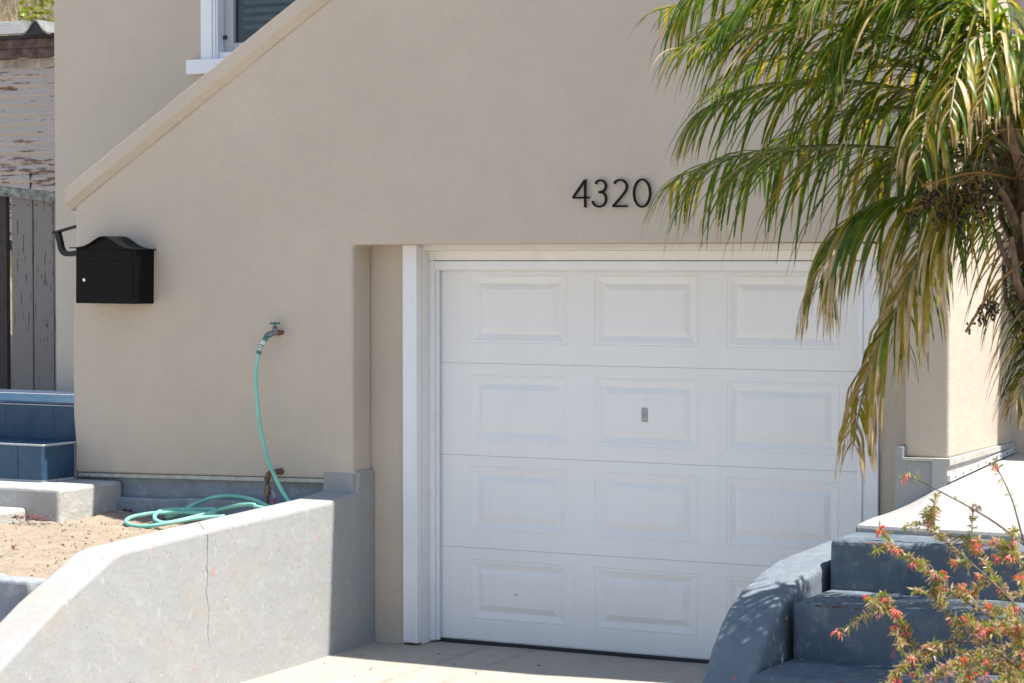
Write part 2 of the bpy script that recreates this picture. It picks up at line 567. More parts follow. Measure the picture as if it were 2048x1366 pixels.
BRANCHES = [
    (1, [(4.473, -3.300, 0.663), (4.289, -3.300, 0.838), (4.113, -3.300, 0.941), (3.984, -3.300, 1.038), (3.859, -3.300, 1.112)]),
    (1, [(4.483, -3.300, 0.598), (4.234, -3.340, 0.716), (4.004, -3.380, 0.712), (3.958, -3.420, 0.819), (3.916, -3.460, 0.886), (3.878, -3.500, 0.887)]),
    (1, [(4.482, -3.300, 0.729), (4.245, -3.375, 0.769), (4.094, -3.450, 0.759), (4.012, -3.525, 0.698), (3.998, -3.600, 0.670)]),
    (0, [(4.461, -3.200, 1.055), (4.265, -3.160, 1.183), (4.144, -3.120, 1.241), (4.001, -3.080, 1.299), (3.886, -3.040, 1.340), (3.812, -3.000, 1.349)]),
    (0, [(4.433, -3.200, 0.921), (4.360, -3.200, 1.145), (4.315, -3.200, 1.295), (4.265, -3.200, 1.398), (4.246, -3.200, 1.435)]),
    (1, [(4.434, -3.200, 0.806), (4.194, -3.150, 0.995), (4.029, -3.100, 1.107), (3.951, -3.050, 1.166), (3.904, -3.000, 1.214)]),
    (1, [(4.444, -3.200, 0.731), (4.259, -3.100, 0.935), (4.128, -3.000, 1.053), (4.037, -2.900, 1.096)]),
    (1, [(4.473, -3.300, 0.672), (4.377, -3.433, 0.778), (4.304, -3.567, 0.699), (4.270, -3.700, 0.643)]),
    (1, [(4.482, -3.300, 0.635), (4.386, -3.400, 0.868), (4.358, -3.500, 0.842), (4.294, -3.600, 0.842)]),
    (1, [(4.454, -3.200, 0.675), (4.384, -3.267, 1.020), (4.364, -3.333, 1.121), (4.327, -3.400, 1.145)]),
    (1, [(4.520, -3.400, 0.598), (4.416, -3.500, 0.716), (4.351, -3.600, 0.781), (4.251, -3.700, 0.733), (4.208, -3.800, 0.708)]),
    (1, [(4.520, -3.400, 0.579), (4.463, -3.600, 0.698), (4.448, -3.800, 0.692)]),
    (1, [(4.519, -3.400, 0.617), (4.458, -3.550, 0.801), (4.481, -3.700, 0.914)]),
    (1, [(4.482, -3.300, 0.711), (4.307, -3.325, 0.805), (4.159, -3.350, 0.836), (4.068, -3.375, 0.937), (4.096, -3.400, 1.018)]),
]

HOSE = [
    ('hang', [(-0.893, -0.475, 1.767), (-0.911, -0.500, 1.715), (-0.922, -0.520, 1.663), (-0.930, -0.530, 1.585), (-0.932, -0.530, 1.513), (-0.924, -0.530, 1.397), (-0.910, -0.530, 1.281), (-0.883, -0.530, 1.152), (-0.849, -0.530, 1.052), (-0.798, -0.540, 0.962), (-0.740, -0.550, 0.878), (-0.676, -0.570, 0.814), (-0.616, -0.600, 0.745), (-0.583, -0.660, 0.701)]),
    ('coil', [(-0.571, -0.680, 0.689), (-0.669, -0.570, 0.728), (-0.791, -0.500, 0.756), (-0.894, -0.480, 0.781), (-1.001, -0.460, 0.809), (-1.142, -0.460, 0.823), (-1.260, -0.480, 0.812), (-1.339, -0.520, 0.784), (-1.385, -0.570, 0.754), (-1.418, -0.630, 0.720), (-1.461, -0.650, 0.705), (-1.497, -0.660, 0.698)]),
    ('loop', [(-0.593, -0.800, 0.714), (-0.623, -0.780, 0.756), (-0.713, -0.740, 0.790), (-0.822, -0.700, 0.798), (-0.866, -0.660, 0.803), (-0.980, -0.630, 0.793), (-1.127, -0.620, 0.759), (-1.197, -0.720, 0.730), (-1.238, -0.860, 0.712), (-1.300, -0.920, 0.701), (-1.378, -0.900, 0.712), (-1.455, -0.800, 0.728), (-1.504, -0.660, 0.739), (-1.425, -0.600, 0.744), (-1.296, -0.580, 0.747), (-1.186, -0.585, 0.755), (-1.138, -0.680, 0.741), (-1.346, -0.660, 0.736), (-1.496, -0.720, 0.730), (-1.567, -0.760, 0.721), (-1.616, -0.820, 0.707), (-1.599, -0.890, 0.691), (-1.529, -0.940, 0.679), (-1.418, -0.970, 0.679), (-1.320, -0.950, 0.692), (-1.244, -0.900, 0.707), (-1.141, -0.800, 0.726), (-1.002, -0.750, 0.737)]),
]

# ================================================================== the ground
m = MB()
m.add([(-900, -900, -.62), (900, -900, -.62), (900, 900, -.62), (-900, 900, -.62)], [(0, 1, 2, 3)])
tag(m.build('ground', 'ground_concrete'), kind='structure')


def drive_z(y):
    return 0.0 + .0185 * y if y < 0 else 0.0


m = MB()
nx, ny = 20, 60
for j in range(ny + 1):
    for i in range(nx + 1):
        y = .3 - j * (14.3 / ny)
        m.v.append((-.40 + i * (3.2 / nx), y, drive_z(y) - .012 + .004 * noise.noise(Vector((i * .4, j * .4, 0)))))
for j in range(ny):
    for i in range(nx):
        a = j * (nx + 1) + i
        m.f.append((a, a + nx + 1, a + nx + 2, a + 1))
        m.m.append(0)
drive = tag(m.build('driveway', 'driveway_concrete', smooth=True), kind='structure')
# front yard paving left and right of the driveway
boxobj_l = tag(boxobj('front_path', (-9, -14, -.6), (-.42, -2.98, -.06), 'ground_concrete'), kind='structure')
boxobj_r = tag(boxobj('side_path', (2.82, -14, -.6), (9, -3.4, -.08), 'ground_concrete'), kind='structure')

# bits of dead leaf on the driveway
rng = random.Random(5)
m = MB()
for (x, y) in [(-.16, -.62), (.46, -.66), (.1, -.95), (.23, -.44), (.9, -.5), (.15, -1.2), (-.2, -.95), (.7, -.85)]:
    z = drive_z(y) - .002
    a = rng.uniform(0, PI)
    l = rng.uniform(.008, .02)
    d = Vector((math.cos(a), math.sin(a), 0)) * l
    e = Vector((-d.y, d.x, 0)) * .35
    c = Vector((x, y, z))
    m.add([c - d, c + e + Vector((0, 0, .008)), c + d, c - e + Vector((0, 0, .003))], [(0, 1, 2, 3)])
tag(m.build('leaf_litter', 'dry_debris'), 'scattered dead leaf bits on the driveway by the garage', 'leaf litter', kind='stuff')

# ================================================================== the house
YF = -.39           # facade plane
YR = -.18           # recessed wall round the garage door
house = thing('stucco_house', 'beige stucco house with garage and sloping parapet', 'house', (0, 0, 0))


def ztop(x):
    return 2.535 + .6335 * (x + 2.35)


X1 = (4.4 - 2.535) / .6335 - 2.35
fac = [(-2.358, .908), (-1.4, .926), (-.567, .944), (-.362, .948), (-.362, 1.6), (-.36, 2.294), (1.2, 2.297), (2.935, 2.303), (2.936, 1.7), (2.938, 1.203),
       (3.172, 1.203), (3.170, 2.5), (3.170, 4.4), (X1, 4.4), (-1.2, ztop(-1.2)), (-2.345, ztop(-2.345)), (-2.343, 2.3), (-2.365, 1.9), (-2.372, 1.6), (-2.370, 1.25), (-2.356, 1.1)]
m = MB()
m.prism(fac, 'y', YF, YR - .002)
for i, p in enumerate(m.v):
    if p[1] > -.3 and p[0] > 3.1:
        m.v[i] = (p[0], .719, p[2])        # the side return of the wall
m.build('facade_wall', 'stucco', house, .016, 3)
# recessed wall beside the door and filler above it
m = MB()
m.box((-.60, YR, -.05), (-.145, .25, 2.6))
m.box((2.735, YR, -.05), (3.14, .25, 2.6))
m.box((-.145, YR + .05, 2.305), (2.735, .25, 2.6))
m.build('recess_wall', 'stucco', house)
# side wall, rear wing and roof slab: close the volume
m = MB()
m.box((2.95, .722, .9), (9.0, 1.0, 5.2))
m.build('wing_wall', 'stucco', house)
m = MB()
m.box((-.36, YR + .004, 4.2), (3.15, 4.0, 4.395))
m.build('roof_deck', 'shingle', house)
# upper back wall with a window opening
WX0, WX1, WZ0, WZ1 = -2.277, -1.05, 3.527, 4.75
YB = 1.0
m = MB()
m.box((-3.606, YB, .6), (WX0, YB + .2, 6.0))
m.box((WX0, YB, .6), (WX1, YB + .2, WZ0))
m.box((WX0, YB, WZ1), (WX1, YB + .2, 6.0))
m.box((WX1, YB, .6), (2.94, YB + .2, 6.0))
m.box((-3.606, YB + .2, .6), (-3.4, 9.0, 6.0))
m.box((2.7, YB + .2, .6), (2.94, 9.0, 6.0))
m.box((-3.606, YB + .2, 5.9), (2.94, 9.0, 6.0))
m.build('upper_wall', 'stucco', house)

# sloped parapet cap, slightly uneven
m = MB()
N = 40
xs = [-2.382 + i * (X1 + .2 + 2.382) / N for i in range(N + 1)]
sec = []
for i, x in enumerate(xs):
    b = ztop(x) - .004
    w = .004 * noise.noise(Vector((x * 3.1, 0, 1)))
    h = .132 + .006 * noise.noise(Vector((x * 2.3, 4, 1)))
    dx = -.633 * .5
    u = .006 * noise.noise(Vector((x * 4, 7, 0)))
    sec.append([(x, YF - .001, b - .004 + u), (x, YF - .050 + w, b + .042 + u), (x, YF - .053 + w, b + h), (x, YR + .06, b + h), (x, YR + .06, b)])
vs = [p for s in sec for p in s]
fs = []
for i in range(N):
    for k in range(5):
        a = i * 5 + k
        c = i * 5 + (k + 1) % 5
        fs.append((a, c, c + 5, a + 5))
fs += [(0, 1, 2, 3, 4), tuple(N * 5 + k for k in (4, 3, 2, 1, 0))]
m.add(vs, fs)
m.build('parapet_cap', 'stucco', house, .005, 2)

# weep screed and foundation under the facade
m = MB()
m.prism([(-2.355, .884), (-.55, .922), (-.55, .943), (-2.355, .905)], 'y', YF - .006, YF + .06)
m.build('weep_screed', 'screed', house)
m = MB()
m.box((-2.45, YF + .045, .3), (-.50, YF + .12, .95))
m.build('foundation_wall', 'foundation_paint', house)
m = MB()
m.prism([(-2.05, .60), (-.6, .60), (-.6, .80), (-1.0, .795), (-1.5, .79), (-1.7, .776), (-2.05, .772)], 'y', YF - .03, YF + .05)
m.build('footing_ledge', 'foundation_paint', house, .012, 2)

# base block and drip screed of the right pillar
m = MB()
m.prism([(2.895, -.05), (3.168, -.05), (3.168, 1.190), (2.945, 1.192), (2.945, 1.262), (2.895, 1.262)], 'y', YF - .034, YR)
m.build('pillar_base', 'wall_paint', house, .008, 2)
m = MB()
m.prism([(2.94, 1.190), (3.19, 1.192), (3.19, 1.206), (2.94, 1.204)], 'y', YF - .045, YF + .05)
m.build('pillar_screed', 'screed', house)
m = MB()
m.prism([(-.44, 1.172), (.716, 1.19), (.716, 1.215), (-.44, 1.206)], 'x', 3.10, 3.192)
m.prism([(-.44, .9), (.716, .95), (.716, 1.19), (-.44, 1.172)], 'x', 3.10, 3.178)
m.build('side_footing', 'block_paint', house)
fl = MB()
fl.prism([(-.44, 1.092), (.71, 1.162), (.71, 1.192), (-.44, 1.122)], 'x', 3.18, 3.196)
flo = fl.build('flashing_strip', 'galvanised', house)
for i in range(9):
    y = -.36 + i * .13
    z = 1.107 + (y + .44) * .0609
    mm = MB()
    mm.tube([(3.1955, y, z), (3.1985, y, z)], .005, 8)
    mm.build('nail_head', 'rubber', flo)

# garage door surround
for (a, b) in ((-.141, -.044), (2.63, 2.731)):
    m = MB()
    m.box((a, YR - .022, .0), (b, YR + .03, 2.294))
    m.build('door_casing', 'white_trim', house, .004, 2)
    inner = b if a < 0 else a
    s = 1 if a < 0 else -1
    mm = MB()
    mm.box((min(inner, inner - s * .016), YR - .03, 0), (max(inner, inner - s * .016), YR - .0222, 2.294))
    mm.build('casing_bead', 'white_trim', house, .002, 1)
m = MB()
m.box((-.10, YR + .031, -.01), (-.043, .05, 2.2935))
m.build('door_jamb', 'warm_trim', house)
m = MB()
m.box((2.629, YR + .031, -.01), (2.69, .05, 2.2935))
m.build('door_jamb', 'warm_trim', house)
m = MB()
m.box((-.043, YR + .035, 2.262), (2.63, .05, 2.3))
m.box((-.043, -.075, 2.206), (2.63, .05, 2.2618))
m.build('head_jamb', 'warm_trim', house, .004, 1)
m = MB()
m.box((-.043, -.062, 0), (-.012, -.018, 2.205))
m.box((-.012, -.04, 0), (.004, -.012, 2.16))
m.build('door_stop', 'white_trim', house, .003, 1)
m = MB()
m.box((2.598, -.062, 0), (2.629, -.018, 2.205))
m.box((2.556, -.04, 0), (2.598, -.012, 2.16))
m.build('door_stop', 'white_trim', house, .003, 1)
m = MB()
m.box((-.0115, -.062, 2.150), (2.5975, -.018, 2.2025))
m.build('door_stop', 'white_trim', house, .006, 2)

# ---- window in the upper wall
win = boxobj('window', (WX0 - .09, YB - .035, WZ0), (WX0 + .0, YB + .02, WZ1 + .1), 'white_trim', house, .004, 2)
tag(win, 'white framed window with closed blinds')
boxobj('casing', (WX0 + .001, YB - .028, WZ0 + .0), (WX0 + .022, YB + .02, WZ1 + .1), 'white_trim', win, .003, 1)
boxobj('casing', (WX0 + .023, YB - .02, WZ0), (WX0 + .036, YB + .10, WZ1 + .1), 'white_trim', win, .002, 1)
boxobj('casing', (WX1 - .01, YB - .035, WZ0), (WX1 + .09, YB + .02, WZ1 + .1), 'white_trim', win)
boxobj('sill', (-2.452, YB - .085, 3.430), (WX1 + .2, YB + .0, 3.5255), 'white_trim', win, .006, 2)
boxobj('sill_board', (WX0 + .037, YB - .005, 3.5262), (WX1 - .011, YB + .12, 3.572), 'white_trim', win, .004, 1)
m = MB()
m.box((WX0 + .037, YB + .05, 3.5722), (WX0 + .112, YB + .10, WZ1))
m.box((WX0 + .112, YB + .05, 3.5722), (WX1 - .011, YB + .10, 3.635))
m.build('sash', 'window_vinyl', win, .004, 1)
boxobj('latch', (WX0 + .040, YB + .036, 3.66), (WX0 + .062, YB + .0495, 3.685), 'rubber', win)
m = MB()
m.box((WX0 + .105, YB + .078, 3.63), (WX1 - .011, YB + .084, WZ1))
m.build('pane', 'window_glass', win)
me = None
for i in range(18):
    z = 3.75 + i * .0545
    m = MB()
    m.add([(WX0 + .13, YB + .150, z - .020), (WX1 - .03, YB + .150, z - .020), (WX1 - .03, YB + .132, z + .004), (WX0 + .13, YB + .132, z + .004), (WX0 + .13, YB + .162, z + .015), (WX1 - .03, YB + .162, z + .015)],
          [(0, 1, 2, 3), (3, 2, 5, 4)])
    m.build('blind_slat', 'blind', win)
m = MB()
for x in (-2.06, -1.65, -1.3):
    m.tube([(x, YB + .128, 3.68), (x + .004, YB + .128, 4.7)], .0022, 6)
m.build('blind_cord', 'dark_wood', win)
boxobj('room_backing', (WX0, YB + .199, 3.5), (WX1, YB + .204, 4.8), 'dark_room', win)

# ================================================================== garage door
door = thing('garage_door', 'white sectional garage door with twelve raised panels', 'garage door', (1.28, 0, 0))
COLS = [(.19, .82), (.991, 1.628), (1.793, 2.448)]
ROWS = [(.018, .5455, .128, .480), (.5475, 1.0795, .648, 1.021), (1.0815, 1.6125, 1.165, 1.550), (1.6145, 2.165, 1.731, 2.128)]
for (z0, z1, pz0, pz1) in ROWS:
    # section skin with three holes, filled by the pressed panels
    xs_ = [-.012] + [v for c in COLS for v in c] + [2.575]
    zs_ = [z0, pz0, pz1, z1]
    m = MB()
    idx = {}
    for j, z in enumerate(zs_):
        for i, x in enumerate(xs_):
            idx[i, j] = len(m.v)
            m.v.append((x, 0, z))
    for j in range(3):
        for i in range(len(xs_) - 1):
            if j == 1 and i in (1, 3, 5):
                continue
            m.f.append((idx[i, j], idx[i + 1, j], idx[i + 1, j + 1], idx[i, j + 1]))
            m.m.append(0)
    # rolled top and bottom edges
    for (za, zb) in ((z1, z1 + .0009), (z0, z0 - .0009)):
        m.add([(-.012, 0, za), (2.575, 0, za), (2.575, .006, zb), (-.012, .006, zb)], [(0, 1, 2, 3)])
        m.add([(-.012, .006, zb), (2.575, .006, zb), (2.575, .04, zb), (-.012, .04, zb)], [(0, 1, 2, 3)])
    sec_o = m.build('section', 'door_paint', door, fix=False)
    for (a, b) in COLS:
        mm = MB()
        loops = [(0, 0), (.004, .003), (.008, .001), (.016, .0), (.052, .0105), (.056, .0105), (.086, .001), (.090, .0)]
        vs = []
        for (ins, dep) in loops:
            iz = ins * .98
            vs += [(a + ins, dep, pz0 + iz), (b - ins, dep, pz0 + iz), (b - ins, dep, pz1 - iz), (a + ins, dep, pz1 - iz)]
        fs = []
        for l in range(len(loops) - 1):
            for k in range(4):
                p, q = l * 4 + k, l * 4 + (k + 1) % 4
                fs.append((p, q, q + 4, p + 4))
        L = (len(loops) - 1) * 4
        fs.append((L, L + 1, L + 2, L + 3))
        mm.add(vs, fs)
        mm.build('raised_panel', 'door_paint', sec_o, fix=False)
boxobj('backing', (-.012, .041, .0), (2.575, .06, 2.2), 'dark_room', door)
boxobj('bottom_seal', (-.012, -.006, -.012), (2.575, .03, .010), 'rubber', door, .004, 2)
boxobj('bottom_rail', (-.012, -.004, .0105), (2.575, .02, .0170), 'galvanised', door)
# lock plate
lp = boxobj('lock_plate', (1.282, -.006, 1.308), (1.318, -.0002, 1.386), 'lock_plate', door, .005, 3)
mm = MB()
mm.tube([(1.297, -.006, 1.343), (1.297, -.010, 1.343)], .006, 14)
mm.build('lock_cylinder', 'galvanised', lp)
mm = MB()
mm.box((1.2965, -.0118, 1.338), (1.3005, -.0112, 1.348))
mm.build('keyhole', 'rubber', lp)
for z in (1.322, 1.370):
    mm = MB()
    mm.tube([(1.299, -.006, z), (1.299, -.0078, z)], .003, 10)
    mm.build('screw', 'lock_plate', lp)
# scuff where the paint has chipped off the lowest left panel
m = MB()
pts = []
for k in range(16):
    a = 2 * PI * k / 16
    r = 1 + .35 * noise.noise(Vector((math.cos(a) * 1.7, math.sin(a) * 1.7, 3)))
    pts.append((.490 + .013 * r * math.cos(a), .292 + .008 * r * math.sin(a)))
m.add([(p[0], -.0006, p[1]) for p in pts], [tuple(range(16))])
m.build('paint_chip', 'chip_tan', door)

# ================================================================== house number digits
def stroke(name, label, paths, w=.0102):
    m = MB()
    for pts, closed in paths:
        P = [Vector((p[0], p[1])) for p in pts]
        n = len(P)
        L, R = [], []
        for i in range(n):
            a = P[(i - 1) % n] if (closed or i) else P[i]
            b = P[(i + 1) % n] if (closed or i < n - 1) else P[i]
            t = (b - a).normalized()
            nn = Vector((-t.y, t.x)) * w / 2
            L.append(P[i] + nn)
            R.append(P[i] - nn)
        y0, y1 = YF - .024, YF - .010
        vs = []
        for i in range(n):
            vs += [(L[i].x, y0, L[i].y), (R[i].x, y0, R[i].y), (R[i].x, y1, R[i].y), (L[i].x, y1, L[i].y)]
        fs = []
        for i in range(n if closed else n - 1):
            j = (i + 1) % n
            for k in range(4):
                fs.append((i * 4 + k, i * 4 + (k + 1) % 4, j * 4 + (k + 1) % 4, j * 4 + k))
        if not closed:
            fs += [(0, 1, 2, 3), (n * 4 - 1, n * 4 - 2, n * 4 - 3, n * 4 - 4)]
        m.add(vs, fs)
    # two short standoff pins behind each digit
    for q in (paths[0][0][0], paths[0][0][len(paths[0][0]) * 3 // 5]):
        m.tube([(q[0], YF - .011, q[1]), (q[0], YF + .01, q[1])], .003, 6)
    o = m.build(name, 'digit_black')
    return tag(o, label, 'house number', 'house numbers above the garage')


def DX(zx):
    return 1.052 + (zx - 228) * 6.11e-4


def DZ(zy):
    return 2.493 + (357 - zy) * 5.62e-4


def dpath(pts, sm=6):
    q = [(DX(a), DZ(b)) for a, b in pts]
    if sm > 1:
        q = [(p.x, p.y) for p in spline([(a, b, 0) for a, b in q], sm)]
    return q


stroke('digit_four', 'black metal digit 4, leftmost of the house number', [(dpath([(357, 357), (357, 92)], 1), False), (dpath([(396, 264), (236, 264)], 1), False), (dpath([(238, 260), (354, 98)], 1), False)])
stroke('digit_three', 'black metal digit 3 right of the 4 above the garage', [(dpath([(460, 132), (475, 110), (508, 99), (542, 112), (560, 145), (556, 180), (536, 203), (492, 213)], 5), False),
        (dpath([(492, 213), (535, 222), (558, 250), (562, 290), (545, 330), (505, 352), (465, 345), (440, 322), (430, 298)], 5), False)])
stroke('digit_two', 'black metal digit 2 between the 3 and the 0', [(dpath([(643, 132), (660, 110), (698, 99), (738, 110), (763, 145), (762, 185), (742, 222), (690, 285), (634, 346)], 5), False), (dpath([(628, 350), (771, 350)], 1), False)])
stroke('digit_zero', 'black metal digit 0 of the house number, nearest the palm', [([(DX(913 + 78 * math.cos(2 * PI * k / 40)), DZ(228 + 130 * math.sin(2 * PI * k / 40))) for k in range(40)], True)])

# ================================================================== mailbox
mail = thing('mailbox', 'black wall mailbox with curved lid and silver lock', 'mailbox', (-1.98, -.48, 1.95))
MY = YF - .18
m = MB()
m.prism([(-2.204, 1.948), (-1.757, 1.946), (-1.752, 2.272), (-2.2, 2.279)], 'y', MY, YF - .001)
m.build('body', 'black_powder', mail, .004, 2)
m = MB()
NR = 28
top, bot = [], []
for i in range(NR + 1):
    t = i / NR
    x = -2.230 + .494 * t
    z = 2.284 - .012 * t + .072 * math.exp(-((t - .506) / .215) ** 2)
    top.append((x, z))
    bot.append((x, z - .007))
m.prism(top + bot[::-1], 'y', MY - .022, YF - .002)
lid = m.build('lid', 'black_powder', mail)
m = MB()
m.prism([(-2.19, 2.27)] + [(x, z) for x, z in bot if -2.19 < x < -1.765] + [(-1.765, 2.265)], 'y', MY + .001, MY + .02)
m.build('gable_plate', 'black_powder', mail)


def framed(name, a, b, c, d, proud):
    mm = MB()
    mm.box((a, MY - proud, c), (b, MY - .0004, d))
    return mm.build(name, 'black_powder', mail, .002, 2)


md = framed('mailbox_door', -2.176, -1.777, 1.976, 2.199, .004)
framed('slot_flap', -2.172, -1.781, 2.211, 2.266, .004)
mm = MB()
mm.tube([(-2.131, MY - .004, 2.088), (-2.131, MY - .012, 2.088)], [.012, .010], 18)
mm.tube([(-2.131, MY - .012, 2.088), (-2.131, MY - .016, 2.088)], .007, 14)
mm.build('lock', 'chrome', md)

# ================================================================== stair handrail behind the facade
rail = thing('stair_handrail', 'black metal handrail end showing past the facade corner', 'handrail', (-2.7, -.1, 2.2))
m = MB()
a, b = Vector((-2.742, -.1, 2.377)), Vector((-1.5, -.1, 2.377 + 1.242 * .225))
for q0, q1, hw, hh in ((a, b, .022, .007),):
    m.add([q0 + Vector(p) for p in ((0, -hw, -hh), (0, hw, -hh), (0, hw, hh), (0, -hw, hh))] + [q1 + Vector(p) for p in ((0, -hw, -hh), (0, hw, -hh), (0, hw, hh), (0, -hw, hh))],
          [(0, 1, 2, 3), (7, 6, 5, 4), (0, 4, 5, 1), (1, 5, 6, 2), (2, 6, 7, 3), (3, 7, 4, 0)])
m.build('rail', 'black_metal', rail, .002, 1)
m = MB()
pp = spline([(-2.708, -.1, 2.378), (-2.694, -.1, 2.33), (-2.680, -.1, 2.28), (-2.655, -.1, 2.252), (-2.60, -.1, 2.246), (-2.50, -.1, 2.262), (-2.40, -.1, 2.285)], 5)
vs, fs = [], []
for i, p in enumerate(pp):
    t = (pp[min(i + 1, len(pp) - 1)] - pp[max(0, i - 1)]).normalized()
    n_ = Vector((-t.z, 0, t.x)) * .016
    w_ = Vector((0, .016, 0))
    vs += [p + n_ + w_, p + n_ - w_, p - n_ - w_, p - n_ + w_]
for i in range(len(pp) - 1):
    for k in range(4):
        fs.append((i * 4 + k, i * 4 + (k + 1) % 4, i * 4 + 4 + (k + 1) % 4, i * 4 + 4 + k))
m.add(vs, fs)
m.build('bracket', 'black_metal', rail)

# ================================================================== tiled steps
tiles = thing('tiled_steps', 'blue tiled entrance steps left of the facade', 'steps', (-3, -.3, .88))
m = MB()
m.box((-5.2, -.688, .80), (-2.367, -.02, 1.090))
m.box((-5.2, -.296, 1.0905), (-2.30, .55, 1.310))
m.box((-5.2, .551, .5), (-2.30, .995, 1.309))
m.build('step_core', 'grout', tiles)


def tile(a, b):
    return boxobj('tile', a, b, 'tile_blue', tiles, .0015, 1)


g = .0022
# lower riser, tread edge, right return
xe = [-2.363 - .187, -2.363 - .187 - .37, -2.363 - .187 - .74, -2.363 - .187 - 1.11]
prev = -2.3665
for x in xe:
    tile((x + g, -.696, .881), (prev - g, -.6881, 1.083))
    prev = x
prev = -.692
for y in (-.525, -.39):
    tile((-2.3668, prev + g, .881), (-2.3605, y - g, 1.083))
    prev = y
prev = -2.3665
for x in xe:
    tile((x + g, -.694, 1.0905), (prev - g, -.300, 1.0965))
    prev = x
m = MB()
m.box((-5.2, -.699, 1.0905), (-2.362, -.690, 1.0972))
m.box((-2.3675, -.690, 1.0905), (-2.359, -.36, 1.0972))
m.build('edge_strip', 'grout', tiles)
prev = -2.215
for x in (-2.592, -2.967, -3.342, -3.717):
    tile((x + g, -.302, 1.0975), (prev - g, -.2961, 1.303))
    tile((x + g, -.300, 1.3101), (prev - g, .18, 1.3165))
    tile((x + g, .185, 1.3101), (prev - g, .548, 1.3165))
    prev = x
boxobj('nosing', (-5.2, -.304, 1.3045), (-2.30, -.2955, 1.3090), 'grout', tiles)

# ================================================================== concrete steps and sand bed
cs = thing('garden_steps', 'pale painted concrete step blocks beside the sand bed', 'steps', (-2.3, -1.2, .65))
m = MB()
m.box((-5.0, -.974, .40), (-2.018, -.36, .868))
m.build('step', 'block_paint', cs, .022, 3)
m = MB()
m.box((-5.0, -2.0, .40), (-2.255, -.9745, .748))
m.build('step', 'block_paint', cs, .022, 3)

m = MB()
nx, ny = 200, 170
for j in range(ny + 1):
    for i in range(nx + 1):
        x = -3.4 + i * (2.94 / nx)
        y = -2.86 + j * (2.52 / ny)
        z = .668 + .018 * noise.noise(Vector((x * 2.2, y * 2.2, 0))) + .013 * noise.noise(Vector((x * 7, y * 7, 3))) + .009 * noise.noise(Vector((x * 17, y * 17, 5))) + .006 * noise.noise(Vector((x * 41, y * 41, 9)))
        z += .028 * math.exp(-((x + 1.93) / .16) ** 2 - ((y + .55) / .14) ** 2)
        z -= .02 * max(0, min(1, (-2.3 - y) / .5))
        m.v.append((x, y, z))
for j in range(ny):
    for i in range(nx):
        a = j * (nx + 1) + i
        m.f.append((a, a + 1, a + nx + 2, a + nx + 1))
        m.m.append(0)
tag(m.build('sand_bed', 'sand', smooth=True), kind='structure')
# pebbles and crumbs
m = MB()
rng = random.Random(11)
for i in range(700):
    x, y = rng.uniform(-2.2, -.62), rng.uniform(-2.8, -.45)
    r = rng.choice((.003, .003, .004, .006, .009))
    c = Vector((x, y, .672 + .018 * noise.noise(Vector((x * 2.2, y * 2.2, 0)))))
    vs = [c + Vector((r * rng.uniform(.7, 1.3) * a, r * rng.uniform(.7, 1.3) * b, r * .8 * cc)) for a, b, cc in ((1, 0, 0), (-1, 0, 0), (0, 1, 0), (0, -1, 0), (0, 0, 1), (0, 0, -1))]
    m.add(vs, [(0, 2, 4), (2, 1, 4), (1, 3, 4), (3, 0, 4), (2, 0, 5), (1, 2, 5), (3, 1, 5), (0, 3, 5)])
tag(m.build('gravel', 'pebble'), 'small crumbs and pebbles strewn on the sand', 'gravel', kind='stuff')
# dark red leaf litter along the steps
m = MB()
spots = [(-2.24 + .25 * rng.random(), -1.02 - .16 * rng.random()) for _ in range(70)] + [(-1.99 + .10 * rng.random(), -.47 + .08 * rng.random()) for _ in range(26)] \
    + [(rng.uniform(-1.75, -1.5), -.45 - .05 * rng.random()) for _ in range(8)] + [(-2.33 + .12 * rng.random(), -.41 - .03 * rng.random()) for _ in range(8)]
for i, (x, y) in enumerate(spots + [(rng.uniform(-2.1, -.7), rng.uniform(-2.6, -.8)) for _ in range(26)]):
    z = .70 if i < 70 else .688
    if i >= 104 and i < 112:
        z = .882
    a, b = rng.uniform(0, 2 * PI), rng.uniform(-.7, .7)
    l = rng.uniform(.008, .02)
    d = Vector((math.cos(a), math.sin(a), b)) * l
    e = Vector((-math.sin(a), math.cos(a), rng.uniform(-.6, .6))) * l * .5
    c = Vector((x, y, z + rng.uniform(0, .015)))
    m.add([c - d, c + e, c + d, c - e + Vector((0, 0, .004))], [(0, 1, 2, 3)])
tag(m.build('leaf_litter', 'dry_debris'), 'dark red dried leaves lying along the concrete steps', 'leaf litter', kind='stuff')

# ================================================================== low walls
rw = thing('retaining_wall', 'low grey painted retaining wall sloping down beside the driveway', 'wall', (-.45, -1.8, -.05))
prof = [(YR + .005, -.3), (YR + .005, .993), (YF + .030, .997), (YF + .012, .875), (-.62, .850), (-1.2, .828), (-1.85, .806), (-2.58, .772), (-2.66, .755), (-2.74, .718), (-3.09, .566), (-3.53, .325), (-4.1, .01), (-4.45, -.2), (-4.45, -.5), (YR + .005, -.5)]
m = MB()
# subdivided body so that the faces are slightly uneven
n = len(prof)
m.prism(prof, 'x', -.585, -.337)
body = m.build('wall_body', 'wall_paint', rw, .022, 3)
boxobj('wall_end', (-.56, YF - .010, .80), (-.3605, YF + .2, .985), 'wall_paint', rw, .012, 2)
